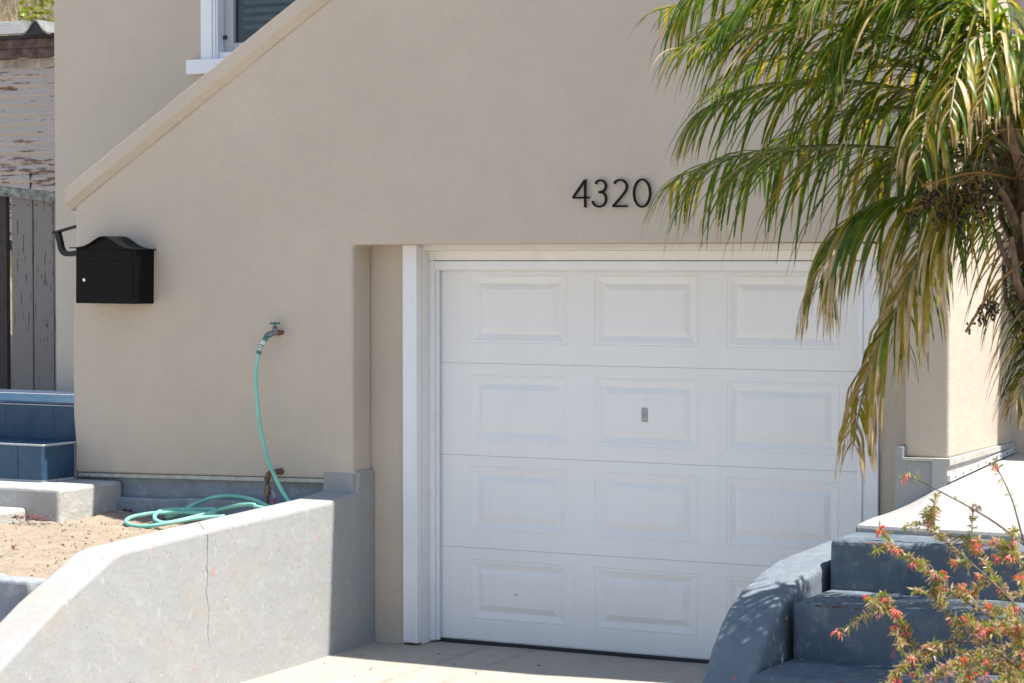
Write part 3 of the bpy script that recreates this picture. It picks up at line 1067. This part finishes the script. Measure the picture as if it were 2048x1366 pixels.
# hairline crack across the top and down the face
rng = random.Random(3)
m = MB()
cr = [(-.58, -1.62, .8165), (-.50, -1.70, .8165), (-.42, -1.80, .8125), (-.372, -1.845, .8085), (-.345, -1.858, .797), (-.3352, -1.868, .78)]
z = .78
y = -1.868
while z > .19:
    z -= rng.uniform(.012, .03)
    y += rng.uniform(-.008, .0085)
    cr.append((-.3352, y, z))
w0 = .0021
for i in range(len(cr) - 1):
    a, b = Vector(cr[i]), Vector(cr[i + 1])
    off = Vector((0, 1, 0)) * w0 * (1 - .6 * i / len(cr)) * rng.uniform(.5, 1.2)
    m.add([a - off, a + off, b + off, b - off], [(0, 1, 2, 3)])
m.build('crack', 'crack_grey', rw)
tag(boxobj('bed_wall', (-6, -3.0, -.5), (-.586, -2.86, .655), 'foundation_paint', None, .02, 3), 'short grey wall holding the front of the sand bed', 'wall')

# ================================================================== right stairs, cheek wall, walkway
st = thing('concrete_stairs', 'blue grey painted concrete stairs rising beside the garage', 'stairs', (3.5, -2.2, 0))
prevback = -1.18
for (zt, yn) in ((.905, -1.54), (.668, -2.02), (.415, -2.50), (.17, -2.98)):
    m = MB()
    nz = 30
    # nosing line slightly uneven
    pts = [(2.962 + (4.05 - 2.962) * i / nz, yn + .010 * noise.noise(Vector((i * .35, zt * 9, 0))) + .006 * noise.noise(Vector((i * 1.3, zt * 5, 4)))) for i in range(nz + 1)]
    m.prism(pts + [(4.05, prevback), (2.962, prevback)], 'z', -.4, zt)
    roughen(m.build('step', 'step_paint', st, .026, 3), .011)
    prevback = yn + .05
rng = random.Random(9)
def chip_strip(yn, zt, x0, x1, n):
    for i in range(n):
        x = rng.uniform(x0, x1)
        w, hgt = rng.uniform(.006, .03), rng.uniform(.003, .008)
        mm = MB()
        pts = []
        for k in range(10):
            a = 2 * PI * k / 10
            pts.append((x + w * math.cos(a) * rng.uniform(.7, 1.2), hgt * math.sin(a) * rng.uniform(.7, 1.2)))
        # lies on the rounded nosing, facing out and up at 45 degrees
        mm.add([(px_, yn + .0055 + q * .7, zt - .0095 + q * .7) for px_, q in pts], [tuple(range(10))])
        mm.build('paint_chip', 'chip_red', st)
chip_strip(-2.02, .668, 3.02, 3.35, 13)
chip_strip(-1.54, .905, 2.98, 3.25, 12)
chip_strip(-2.50, .415, 3.1, 3.5, 8)
ck = [(-.36, -.4), (-.36, .815), (-.9, .805), (-1.2, .798), (-1.5, .785), (-1.74, .750), (-1.95, .696), (-2.09, .636), (-2.20, .560), (-2.30, .465), (-2.39, .352), (-2.47, .22), (-2.55, .06), (-2.62, -.1), (-2.62, -.4)]
m = MB()
m.prism(ck, 'x', 2.682, 2.930)
tag(roughen(m.build('cheek_wall', 'cheek_paint', None, .03, 4), .010), 'curved grey wall sweeping down the left side of the stairs', 'wall')

m = MB()
ny_, nx_ = 26, 26
def walk_z(x, y):
    t = max(0, min(1, (y + 1.22) / .8))
    s = max(0, min(1, (x - 2.89) / .28))
    base = .938 + .0
    back = .91 + .172 * s
    if y > -.42:
        back += (y + .42) * .062
    return base * (1 - t) + back * t
vs = []
for j in range(ny_ + 1):
    for i in range(nx_ + 1):
        y = -1.222 + (3.2 + 1.222) * (j / ny_) ** 1.8
        left = 2.985 - .09 * max(0, min(1, (y + 1.22) / .8)) if y < -.42 else 2.9
        x = left + (6.0 - left) * (i / nx_) ** 2
        vs.append((x, y, walk_z(x, y)))
o_ = len(vs)
fs = []
for j in range(ny_):
    for i in range(nx_):
        a = j * (nx_ + 1) + i
        fs.append((a, a + 1, a + nx_ + 2, a + nx_ + 1))
# front and left skirts
for i in range(nx_ + 1):
    x, y, z = vs[i]
    vs.append((x, y - .004, z - .014))
for i in range(nx_ + 1):
    x, y, z = vs[i]
    vs.append((x, y + .004, z - .06))
for i in range(nx_):
    fs.append((i, o_ + i, o_ + i + 1, i + 1))
    fs.append((o_ + i, o_ + nx_ + 1 + i, o_ + nx_ + 2 + i, o_ + i + 1))
o2 = len(vs)
for j in range(ny_ + 1):
    x, y, z = vs[j * (nx_ + 1)]
    vs.append((x - .006, y, z - .015))
for j in range(ny_ + 1):
    x, y, z = vs[j * (nx_ + 1)]
    vs.append((x + .004, y, -.3))
for j in range(ny_):
    fs.append((j * (nx_ + 1), (j + 1) * (nx_ + 1), o2 + j + 1, o2 + j))
    fs.append((o2 + j, o2 + j + 1, o2 + ny_ + 2 + j, o2 + ny_ + 1 + j))
m.add(vs, fs)
tag(m.build('walkway', 'walk_concrete', smooth=False), kind='structure')
# planting bed to the right of the stairs
tag(boxobj('planting_soil', (4.055, -5.5, -.6), (9, -1.3, .42), 'soil'), kind='structure')

# ================================================================== faucet, riser pipe, hose
fc = thing('hose_faucet', 'old brass hose faucet with teal wheel handle on the wall', 'faucet', (-.85, -.45, 1.78))
m = MB()
m.tube([(-.842, YF + .02, 1.785), (-.846, YF - .055, 1.785)], .0135, 12)
m.tube([(-.844, YF - .02, 1.785), (-.844, YF - .03, 1.785)], .0165, 8)
m.build('supply_pipe', 'rust_pipe', fc, smooth=True)
m = MB()
m.tube(spline([(-.846, -.435, 1.786), (-.852, -.452, 1.788), (-.864, -.465, 1.782), (-.880, -.474, 1.772)], 4), [.0165, .018, .019, .0185, .018, .0175, .017, .016, .0165, .017, .018, .018, .018], 12)
m.tube([(-.852, -.452, 1.786), (-.851, -.452, 1.822)], [.016, .0135], 10)
m.build('valve_body', 'old_brass_grey', fc, smooth=True)
m = MB()
m.tube([(-.851, -.452, 1.819), (-.851, -.452, 1.836)], .0085, 8)
m.build('stem', 'brass', fc)
m = MB()
for k in range(5):
    a0 = 2 * PI * k / 5
    m.tube([(-.851 + .012 * math.cos(a0), -.452 + .012 * math.sin(a0), 1.841), (-.851 + .030 * math.cos(a0), -.452 + .030 * math.sin(a0), 1.8395)], [.004, .0065], 8)
m.tube([(-.851 + .026 * math.cos(2 * PI * k / 24), -.452 + .026 * math.sin(2 * PI * k / 24), 1.8395) for k in range(25)], .0045, 6)
m.tube([(-.851, -.452, 1.834), (-.851, -.452, 1.847)], .009, 10)
m.build('handle', 'teal_handle', fc, smooth=True)

rp = thing('riser_pipe', 'rusty riser pipe elbowing into the wall base', 'pipe', (-.9, -.45, .68))
m = MB()
m.tube([(-.907, -.455, .60), (-.905, -.455, .935)], .0125, 12)
m.tube(spline([(-.905, -.455, .93), (-.901, -.452, .958), (-.885, -.44, .972), (-.865, -.415, .975), (-.85, YF + .02, .975)], 4), .0155, 12)
m.tube([(-.905, -.455, .925), (-.905, -.455, .942)], .018, 10)
m.tube([(-.853, YF - .018, .975), (-.85, YF + .01, .975)], .0195, 10)
m.build('pipe', 'rust_pipe', rp, smooth=True)
m = MB()
m.tube([(-.905, -.455, .845), (-.905, -.455, .885)], .021, 8)
m.tube([(-.905, -.455, .835), (-.905, -.455, .895)], .017, 8)
m.tube([(-.895, -.46, .868), (-.868, -.468, .868)], .007, 8)
m.build('valve', 'brass', rp)
m = MB()
m.tube([(-.868, -.468, .872), (-.862, -.468, .86), (-.848, -.47, .845), (-.846, -.47, .815)], [.003, .003, .003, .003], 6)
m.build('lever', 'galvanised', rp)
m = MB()
m.tube([(-.846, -.47, .825), (-.846, -.47, .745)], [.006, .007], 8)
m.build('lever_grip', 'red_plastic', rp)

hose = thing('garden_hose', 'green garden hose hanging from the faucet and coiled on sand', 'hose', (-1.1, -.6, .7))
hp = {k: p for k, p in HOSE}
m = MB()
m.tube(spline(hp['hang'][2:], 6), .0118, 12)
m.tube(spline(hp['coil'], 6), .0118, 12)
m.tube(spline(hp['loop'], 6), .0118, 12)
m.build('tube', 'hose_green', hose, smooth=True)
h0, h1, h2 = (Vector(p) for p in hp['hang'][:3])
m = MB()
m.tube([Vector((-.876, -.472, 1.777)), h0], .0165, 12)
m.tube([h0, h0.lerp(h1, .5)], .0155, 12)
m.build('coupling', 'teal_handle', hose, smooth=True)
m = MB()
m.tube([h0.lerp(h1, .5), h1], .0150, 12)
m.tube([h1, h1.lerp(h2, .75)], .0140, 12)
m.build('strain_relief', 'coupling_white', hose, smooth=True)
m = MB()
for t in (0, .3, .62):
    p = h1.lerp(h2, t)
    m.tube([p, p + (h2 - h1).normalized() * .004], .0155, 12)
m.tube([h1.lerp(h2, .78), h1.lerp(h2, .90)], .0172, 12)
m.build('collar', 'teal_handle', hose, smooth=True)
e0, e1 = Vector(hp['coil'][-2]), Vector(hp['coil'][-1])
m = MB()
m.tube([e1.lerp(e0, .35), e1, e1 + (e1 - e0) * .25], [.0135, .0145, .0150], 12)
m.build('end_coupling', 'brass', hose, smooth=True)

# ================================================================== neighbours behind: fence, shed, hill, bush
fence = thing('board_fence', 'weathered grey board fence under a sloping rail', 'fence', (-4.3, 2.0, 1.1))
for (a, b, mt, dy) in ((-4.818, -4.622, 'fence_paint', 0), (-4.614, -4.428, 'fence_paint', .004), (-4.421, -4.22, 'fence_paint', .002), (-4.213, -4.0, 'fence_paint', 0), (-3.995, -3.62, 'fence_paint', .003)):
    bo = MB()
    bo.box((a, 2.0 + dy, .9), (b, 2.022 + dy, 2.69))
    o = bo.build('board', mt, fence, .003, 1)
    for q in (a + .03, b - .03):
        mm = MB()
        mm.tube([(q, 1.999 + dy, 2.615), (q + .001, 1.996 + dy, 2.613)], .006, 6)
        mm.build('nail_head', 'rubber', o)
db = MB()
db.box((-5.4, 1.99, .9), (-4.858, 2.03, 2.72))
tag(db.build('board', 'dark_wood', fence), 'dark brown unpainted board at the open end')
m = MB()
m.prism([(-5.6, 2.76), (-5.6, 2.84), (-3.7, 2.578), (-3.7, 2.64)][0:1] + [(-3.7, 2.562), (-3.7, 2.632), (-5.6, 2.835)], 'y', 1.95, 1.998)
m.build('top_rail', 'beam_wood', fence, .004, 1)

shed = thing('old_shed', 'old shed with peeling white clapboard and shingle roof', 'shed', (-8.5, 6, 2.4))
zb = 2.40
nb = 0
while zb < 4.06:
    m = MB()
    zt = zb + .0905
    m.prism([(6.0, zb - .004), (5.972, zb + .014), (5.999, zt + .006), (6.02, zt + .006), (6.02, zb)], 'x', -10.5, -7.0)
    bo = m.build('clapboard', 'siding_paint', shed)
    if nb in (5, 6):
        mm = MB()
        mm.box((-7.88, 5.9705, zb + .016), (-7.874, 5.9995, zt))
        mm.build('board_joint', 'crack_dark', bo)
    zb = zt
    nb += 1
boxobj('backing', (-10.5, 6.021, 2.3), (-7.0, 6.1, 4.3), 'dark_room', shed)
boxobj('frieze', (-10.5, 5.96, 4.032), (-7.0, 5.998, 4.118), 'old_trim', shed, .01, 2)
boxobj('fascia', (-10.5, 5.90, 4.120), (-7.0, 5.955, 4.205), 'fascia_wood', shed, .004, 1)
boxobj('fascia', (-10.5, 5.875, 4.207), (-7.0, 5.93, 4.292), 'fascia_wood', shed, .004, 1)
boxobj('drip_edge', (-10.5, 5.83, 4.294), (-7.0, 5.94, 4.328), 'tar', shed)
rng = random.Random(8)
for r in range(7):
    for c in range(11):
        x0 = -9.9 + c * .3 + (.15 if r % 2 else 0)
        if x0 > -7.1:
            continue
        # the ridge falls to the right in the photograph: shorter rows
        lim = -7.76 - r * .15
        if x0 + .03 > lim:
            continue
        y0 = 5.80 + r * .16
        z0 = 4.330 + r * .036
        m = MB()
        m.prism([(y0, z0), (y0, z0 + .012), (y0 + .2, z0 + .052), (y0 + .2, z0 + .040)], 'x', x0 + .004, min(lim, x0 + .296))
        m.build('shingle', 'shingle', shed)
m = MB()
cap = [(-7.80 + .30 * t, 4.33 + .125 * math.exp(-((t - .55) / .26) ** 2)) for t in [i / 14 for i in range(15)]]
m.prism(cap + [(x, z - .018) for x, z in cap[::-1]], 'y', 5.76, 6.9)
m.build('ridge_cap', 'shingle', shed)
m = MB()
m.prism([(x, z - .020) for x, z in cap], 'y', 5.77, 5.80)
m.build('cap_filler', 'tar', shed)

m = MB()
nx, ny = 50, 30
for j in range(ny + 1):
    for i in range(nx + 1):
        x, y = -60 + i * 2.0, 13 + j * 2.0
        m.v.append((x, y, .5 + (y - 12) * .62 + .8 * noise.noise(Vector((x * .12, y * .12, 0)))))
for j in range(ny):
    for i in range(nx):
        a = j * (nx + 1) + i
        m.f.append((a, a + 1, a + nx + 2, a + nx + 1))
        m.m.append(0)
tag(m.build('hillside', 'hill_dry', smooth=True), kind='structure')
# dry grass on the hillside
rng = random.Random(21)
m = MB()
for i in range(9000):
    y = rng.uniform(14, 26)
    x = -3.6 - (y + 1.2) * .735 + rng.uniform(-3.2, 1.2)
    z = .5 + (y - 12) * .62 + .8 * noise.noise(Vector((x * .12, y * .12, 0)))
    h = rng.uniform(.15, .55)
    dx, dy = rng.uniform(-.3, .3), rng.uniform(-.3, .1)
    w = rng.uniform(.006, .016)
    b = Vector((x, y, z - .05))
    mid = b + Vector((dx * h * .4, dy * h * .4, h * .6))
    tip = b + Vector((dx * h * 1.4, dy * h * 1.4, h * .9))
    m.add([b + Vector((-w, 0, 0)), b + Vector((w, 0, 0)), mid + Vector((w, 0, 0)), mid + Vector((-w, 0, 0)), tip], [(0, 1, 2, 3), (3, 2, 4)])
tag(m.build('dry_grass', 'grass_dry', fix=False), 'pale dry grass covering the hillside', 'grass', kind='stuff')

bush = thing('leafy_bush', 'yellow green leafy bush behind the shed roof', 'bush', (-9.8, 9.0, 2.5))
m = MB()
rng = random.Random(4)
stems = MB()
for k in range(9):
    p0 = Vector((-9.8 + rng.uniform(-.2, .2), 9.0 + rng.uniform(-.2, .3), 2.5))
    p1 = Vector((-10.35 + k * .11, 9.0 + rng.uniform(-.2, .2), 4.7 + k * .06 + rng.uniform(-.1, .2)))
    stems.tube(spline([p0, p0.lerp(p1, .5) + Vector((rng.uniform(-.1, .1), 0, 0)), p1], 4), .012, 5)
for i in range(1300):
    t = rng.random()
    c = Vector((-10.48 + 1.2 * t + rng.gauss(0, .04), 9.0 + rng.gauss(0, .18), 4.55 + rng.random() * (.12 + 1.2 * min(1, t * 1.6))))
    if noise.noise(c * 4.0) < -.10:
        continue
    s = rng.uniform(.03, .06)
    nrm = Vector((rng.gauss(.3, .6), rng.gauss(-.4, .6), rng.gauss(.5, .5))).normalized()
    u = nrm.orthogonal().normalized()
    u.rotate(Matrix.Rotation(rng.uniform(0, 6.28), 3, nrm))
    w = nrm.cross(u)
    m.add([c - u * s, c - u * s * .2 + w * s * .5 + nrm * s * .1, c + u * s, c - u * s * .2 - w * s * .5 + nrm * s * .1], [(0, 1, 2), (0, 2, 3)])
tag(m.build('leaves', 'bush_leaf', bush, fix=False), kind='stuff')
stems.build('stem', 'stem_brown', bush)

# ================================================================== palm
palm = thing('palm_tree', 'feather palm with arching and yellowing fronds beside the stairs', 'palm', (4.62, -2.45, .40))
PC = Vector((4.235, -2.62, 2.55))
PM = ['rachis', 'palm_green', 'palm_yellow', 'palm_dry', 'palm_brown']
UP = Vector((0, 0, 1))


def build_frond(path, lscale, wscale, dry, droop, seed, parent, npair=46):
    rg = random.Random(seed)
    pts = spline(path, 8)
    # arc length table
    acc = [0.0]
    for a, b in zip(pts, pts[1:]):
        acc.append(acc[-1] + (b - a).length)
    total = acc[-1]

    def sample(s):
        s = max(0, min(total - 1e-5, s))
        k = 0
        while acc[k + 1] < s:
            k += 1
        t = (s - acc[k]) / max(1e-9, acc[k + 1] - acc[k])
        return pts[k].lerp(pts[k + 1], t), (pts[k + 1] - pts[k]).normalized()

    r = MB()
    r.tube(pts, [.013 * (1 - .9 * i / len(pts)) + .0012 for i in range(len(pts))], 6)
    ro = r.build('frond', 'rachis', parent, smooth=True)
    m = MB()
    for k in range(npair):
        t = .10 + .90 * (k + .5) / npair
        for side in (-1, 1):
            if rg.random() < .05:
                continue
            tt = t + rg.uniform(-.008, .008)
            p, tan = sample(tt * total)
            sd = tan.cross(UP)
            sd = sd.normalized() if sd.length > .15 else Vector((rg.uniform(-1, 1), rg.uniform(-1, 1), 0)).normalized()
            nrm = sd.cross(tan).normalized()
            ln = lscale * (.09 + .46 * math.sin(PI * min(1, .20 + .76 * tt)) ** .8) * rg.uniform(.8, 1.15)
            wd = wscale * .0098 * rg.uniform(.75, 1.2) * (1 - .35 * max(0, tt - .7) / .3)
            fwd = .55 + .75 * tt
            d = (sd * side * rg.uniform(.7, 1.05) + tan * fwd * rg.uniform(.7, 1.1) + nrm * rg.uniform(-.15, .3) - UP * .28 * droop * rg.uniform(.4, 1.3)).normalized()
            nseg = 7
            pos = p.copy()
            segl = ln / nseg
            x = rg.random()
            mi = 1
            dd = dry * (0.6 + .8 * tt)
            if x < dd * .45:
                mi = 3
            elif x < dd * .9:
                mi = 2
            elif x < dd:
                mi = 4
            elif rg.random() < .24:
                mi = 2
            tipdry = rg.random() < .38 + dry * .8
            rows = []
            kink = rg.randint(1, 3) if rg.random() < dry * .7 else -1
            for s in range(nseg + 1):
                f = s / nseg
                wv = wd * (min(1, .45 + 2.2 * f)) * (1 - f ** 2.2) + .0006
                lat = d.cross(UP)
                lat = lat.normalized() if lat.length > .12 else tan.cross(d).normalized()
                vn = lat.cross(d).normalized()
                rows.append((pos - lat * wv + vn * wv * .45, pos.copy(), pos + lat * wv + vn * wv * .45))
                pos = pos + d * segl
                g = droop * (.20 + .26 * f) * rg.uniform(.75, 1.25)
                if s == kink:
                    g += 1.4
                d = (d + Vector((0, 0, -1)) * g).normalized()
            o = len(m.v)
            for row in rows:
                m.v += [tuple(q) for q in row]
            for s in range(nseg):
                a = o + s * 3
                mm = mi
                if tipdry and s >= nseg - (1 if dry < .15 else 2) and mi in (1, 2):
                    mm = 3 if rg.random() < .8 else 4
                m.f += [(a, a + 1, a + 4, a + 3), (a + 1, a + 2, a + 5, a + 4)]
                m.m += [mm, mm]
    lo = m.build('leaflets', PM, ro, smooth=True, fix=False)
    lo['kind'] = 'stuff'
    return ro


for i, (meta, path) in enumerate(FRONDS):
    build_frond(path, meta[0], meta[1], meta[2], meta[3], 100 + i, palm, 54 if meta[1] < 1.15 else 26)
# the rest of the crown, going round the trunk
rng = random.Random(77)
for i in range(16):
    az = -.10 + 2.7 * i / 16 + rng.uniform(-.12, .12)     # the side away from the fronds already placed
    el = rng.choice((.2, .55, .9, 1.2))
    L = rng.uniform(1.25, 1.6)
    h = Vector((math.cos(az), math.sin(az), 0))
    p = [PC + h * .04]
    ang = el
    q = p[0].copy()
    for s in range(6):
        q = q + (h * math.cos(ang) + UP * math.sin(ang)) * L / 6
        ang -= rng.uniform(.26, .36)
        p.append(q.copy())
    build_frond(p, .95, 1.0, .08, .9, 300 + i, palm, 40)

m = MB()
tp = spline([(4.64, -2.45, .38), (4.52, -2.48, .95), (4.37, -2.55, 1.5), (4.29, -2.6, 1.9), (4.262, -2.61, 2.25), (4.245, -2.62, 2.62)], 6)
m.tube(tp, [.080 + .010 * math.sin(i * 1.9) + .015 * max(0, (i - 16) / 8) for i in range(len(tp))], 14)
m.build('trunk', 'trunk_fibre', palm, smooth=True)
def trunk_axis(z):
    for a, b_ in zip(tp, tp[1:]):
        if a.z <= z <= b_.z:
            return a.lerp(b_, (z - a.z) / max(1e-6, b_.z - a.z))
    return tp[-1].copy()


# old leaf bases and hanging fibre round the crown shaft
rng = random.Random(31)
for i in range(34):
    a = 2 * PI * i * .382
    z = 1.78 + .026 * i
    c = trunk_axis(z)
    h = Vector((math.cos(a), math.sin(a), 0))
    m = MB()
    p = [c + h * .07, c + h * .12 + UP * .06, c + h * .17 + UP * .16, c + h * rng.uniform(.17, .24) + UP * rng.uniform(.2, .34)]
    sd = Vector((-h.y, h.x, 0))
    vs = []
    for k, q in enumerate(p):
        w = (.034, .028, .019, .010)[k]
        vs += [q - sd * w, q - sd * w + h * .014, q + sd * w + h * .014, q + sd * w]
    fs = []
    for k in range(3):
        for e in range(4):
            fs.append((k * 4 + e, k * 4 + (e + 1) % 4, k * 4 + 4 + (e + 1) % 4, k * 4 + 4 + e))
    fs += [(0, 1, 2, 3), (15, 14, 13, 12)]
    m.add(vs, fs)
    m.build('leaf_base', 'boot_brown', palm, .004, 1)
m = MB()
for i in range(6000):
    a = rng.uniform(0, 2 * PI)
    z = rng.uniform(1.3, 2.68)
    c = trunk_axis(z) + Vector((math.cos(a), math.sin(a), 0)) * rng.uniform(.08, .12 + .07 * max(0, z - 1.7))
    d = Vector((math.cos(a) * rng.uniform(.1, 1), math.sin(a) * rng.uniform(.1, 1), rng.uniform(-1, .3))) * rng.uniform(.03, .12)
    w = Vector((-math.sin(a), math.cos(a), rng.uniform(-.4, .4))) * rng.uniform(.001, .003)
    m.add([c - w, c + w, c + d * .6 + w + Vector((0, 0, -.01)), c + d - Vector((0, 0, .02))], [(0, 1, 2, 3)])
tag(m.build('fibre', 'trunk_fibre', palm, fix=False), kind='stuff')


def berries(base, tip, n, spread, seed):
    rg = random.Random(seed)
    base, tip = Vector(base), Vector(tip)
    s = MB()
    b = MB()
    s.tube(spline([base, base.lerp(tip, .5) + Vector((0, 0, .04)), tip], 5), .006, 6)
    for k in range(n):
        t = rg.uniform(.35, 1)
        p = base.lerp(tip, t) + Vector((0, 0, .03 * (1 - t)))
        d = Vector((rg.gauss(0, 1), rg.gauss(0, .8), rg.gauss(-.8, .6))).normalized() * spread * rg.uniform(.5, 1.2)
        e = p + d + Vector((0, 0, -spread * .3))
        s.tube(spline([p, p + d * .55 + Vector((0, 0, .01)), e], 3), .0016, 4, cap=False)
        for q in range(9):
            c = (p + d * .55).lerp(e, q / 8) + Vector((rg.gauss(0, .008), rg.gauss(0, .008), rg.gauss(0, .006)))
            r = rg.uniform(.0045, .0075)
            vs = [c + Vector(v) * r for v in ((1, 0, 0), (-1, 0, 0), (0, 1, 0), (0, -1, 0), (0, 0, 1.3), (0, 0, -1.3))]
            b.add(vs, [(0, 2, 4), (2, 1, 4), (1, 3, 4), (3, 0, 4), (2, 0, 5), (1, 2, 5), (3, 1, 5), (0, 3, 5)])
    so = s.build('fruit_stalk', 'berry_stalk', palm)
    bo = b.build('berries', 'berry', so, smooth=True)
    bo['kind'] = 'stuff'


berries(PC + Vector((-.05, -.02, -.02)), (3.88, -2.98, 2.50), 34, .11, 1)
berries(PC + Vector((-.05, 0, -.08)), (3.80, -2.95, 2.40), 22, .12, 2)
berries((4.22, -2.75, 2.2), (4.02, -2.85, 1.92), 12, .08, 3)

# ================================================================== flowering shrub
shrub = thing('flowering_shrub', 'shrub with narrow leaves and red tubular flowers before the stairs', 'shrub', (4.55, -3.3, .42))
# one flower: a drooping tube of four petals
def flower_mesh(mat, seed):
    rg = random.Random(seed)
    m = MB()
    for k in range(9):
        a = 2 * PI * k / 9 + rg.uniform(-.3, .3)
        d = Vector((math.cos(a), math.sin(a), rg.uniform(-1.1, .5))).normalized()
        b0 = d * .006
        p = spline([b0, b0 + d * .016, b0 + d * .026 + Vector((0, 0, -.008)), b0 + d * .028 + Vector((0, 0, -.020))], 2)
        m.tube(p, [.0016, .0030, .0036, .0034, .003, .0026, .0012], 5)
    return m.mesh('flower', mat, True)


FL = [flower_mesh(mt, i) for i, mt in enumerate(('petal_red', 'petal_pink', 'petal_dull', 'petal_pink', 'petal_pink', 'petal_red'))]
rng = random.Random(55)
SM = ['shrub_leaf', 'shrub_dry', 'palm_yellow']
for bi, (full, path) in enumerate(BRANCHES):
    pts = spline(path, 10)
    st_ = MB()
    st_.tube(pts, [.0052 * (1 - .75 * i / len(pts)) for i in range(len(pts))], 6)
    bo = st_.build('branch', 'stem_brown', shrub, smooth=True)
    lv = MB()
    twigs = [pts]
    if full:
        for k in range(6):
            i0 = rng.randint(len(pts) // 5, len(pts) - 3)
            p0 = pts[i0]
            d = (pts[i0 + 1] - pts[i0]).normalized() + Vector((rng.gauss(0, .7), rng.gauss(0, .7), rng.gauss(.15, .6)))
            d.normalize()
            L = rng.uniform(.07, .17)
            tw = spline([p0, p0 + d * L * .5, p0 + d * L + Vector((0, 0, -.02))], 5)
            lv.tube(tw, .0016, 4, 1, cap=False)
            twigs.append(tw)
    for ti, tw in enumerate(twigs):
        nl = (230 if full else 26) if ti == 0 else 55
        for k in range(nl):
            t = rng.uniform(.25 if ti == 0 else .15, 1) ** .8
            i = min(len(tw) - 2, int(t * (len(tw) - 1)))
            p = tw[i].lerp(tw[i + 1], rng.random())
            tan = (tw[i + 1] - tw[i]).normalized()
            d = (tan * rng.uniform(.2, 1) + Vector((rng.gauss(0, .8), rng.gauss(0, .8), rng.gauss(.05, .75)))).normalized()
            L = rng.uniform(.018, .045)
            w = L * rng.uniform(.07, .13)
            lat = d.cross(Vector((rng.gauss(0, 1), rng.gauss(0, 1), rng.gauss(0, 1)))).normalized() * w
            bend = Vector((0, 0, -L * rng.uniform(0, .35)))
            x = rng.random()
            mi = 0 if x < .42 else (1 if x < .85 else 2)
            if not full and mi == 1:
                mi = 0
            lv.add([p, p + d * L * .5 + lat, p + d * L + bend, p + d * L * .5 - lat], [(0, 1, 2, 3)], mi)
    lo = lv.build('leaves', SM, bo, fix=False)
    lo['kind'] = 'stuff'
    # flowers at the ends
    ends = [tw[-1] for tw in twigs] + [twigs[0][int(len(pts) * q)] for q in (.55, .7, .8, .9)]
    for k, e in enumerate(ends if full else ends[:1] + ends[-1:]):
        if full and rng.random() < .3:
            continue
        fo = link('flower', FL[rng.randint(0, 5)], bo)
        fo.location = e + Vector((rng.gauss(0, .008), rng.gauss(0, .008), rng.gauss(0, .008)))
        fo.rotation_euler = (rng.uniform(-.6, .6), rng.uniform(-.6, .6), rng.uniform(0, 6.28))
        s = rng.uniform(.45, .8) if full else .5
        fo.scale = (s, s, s)
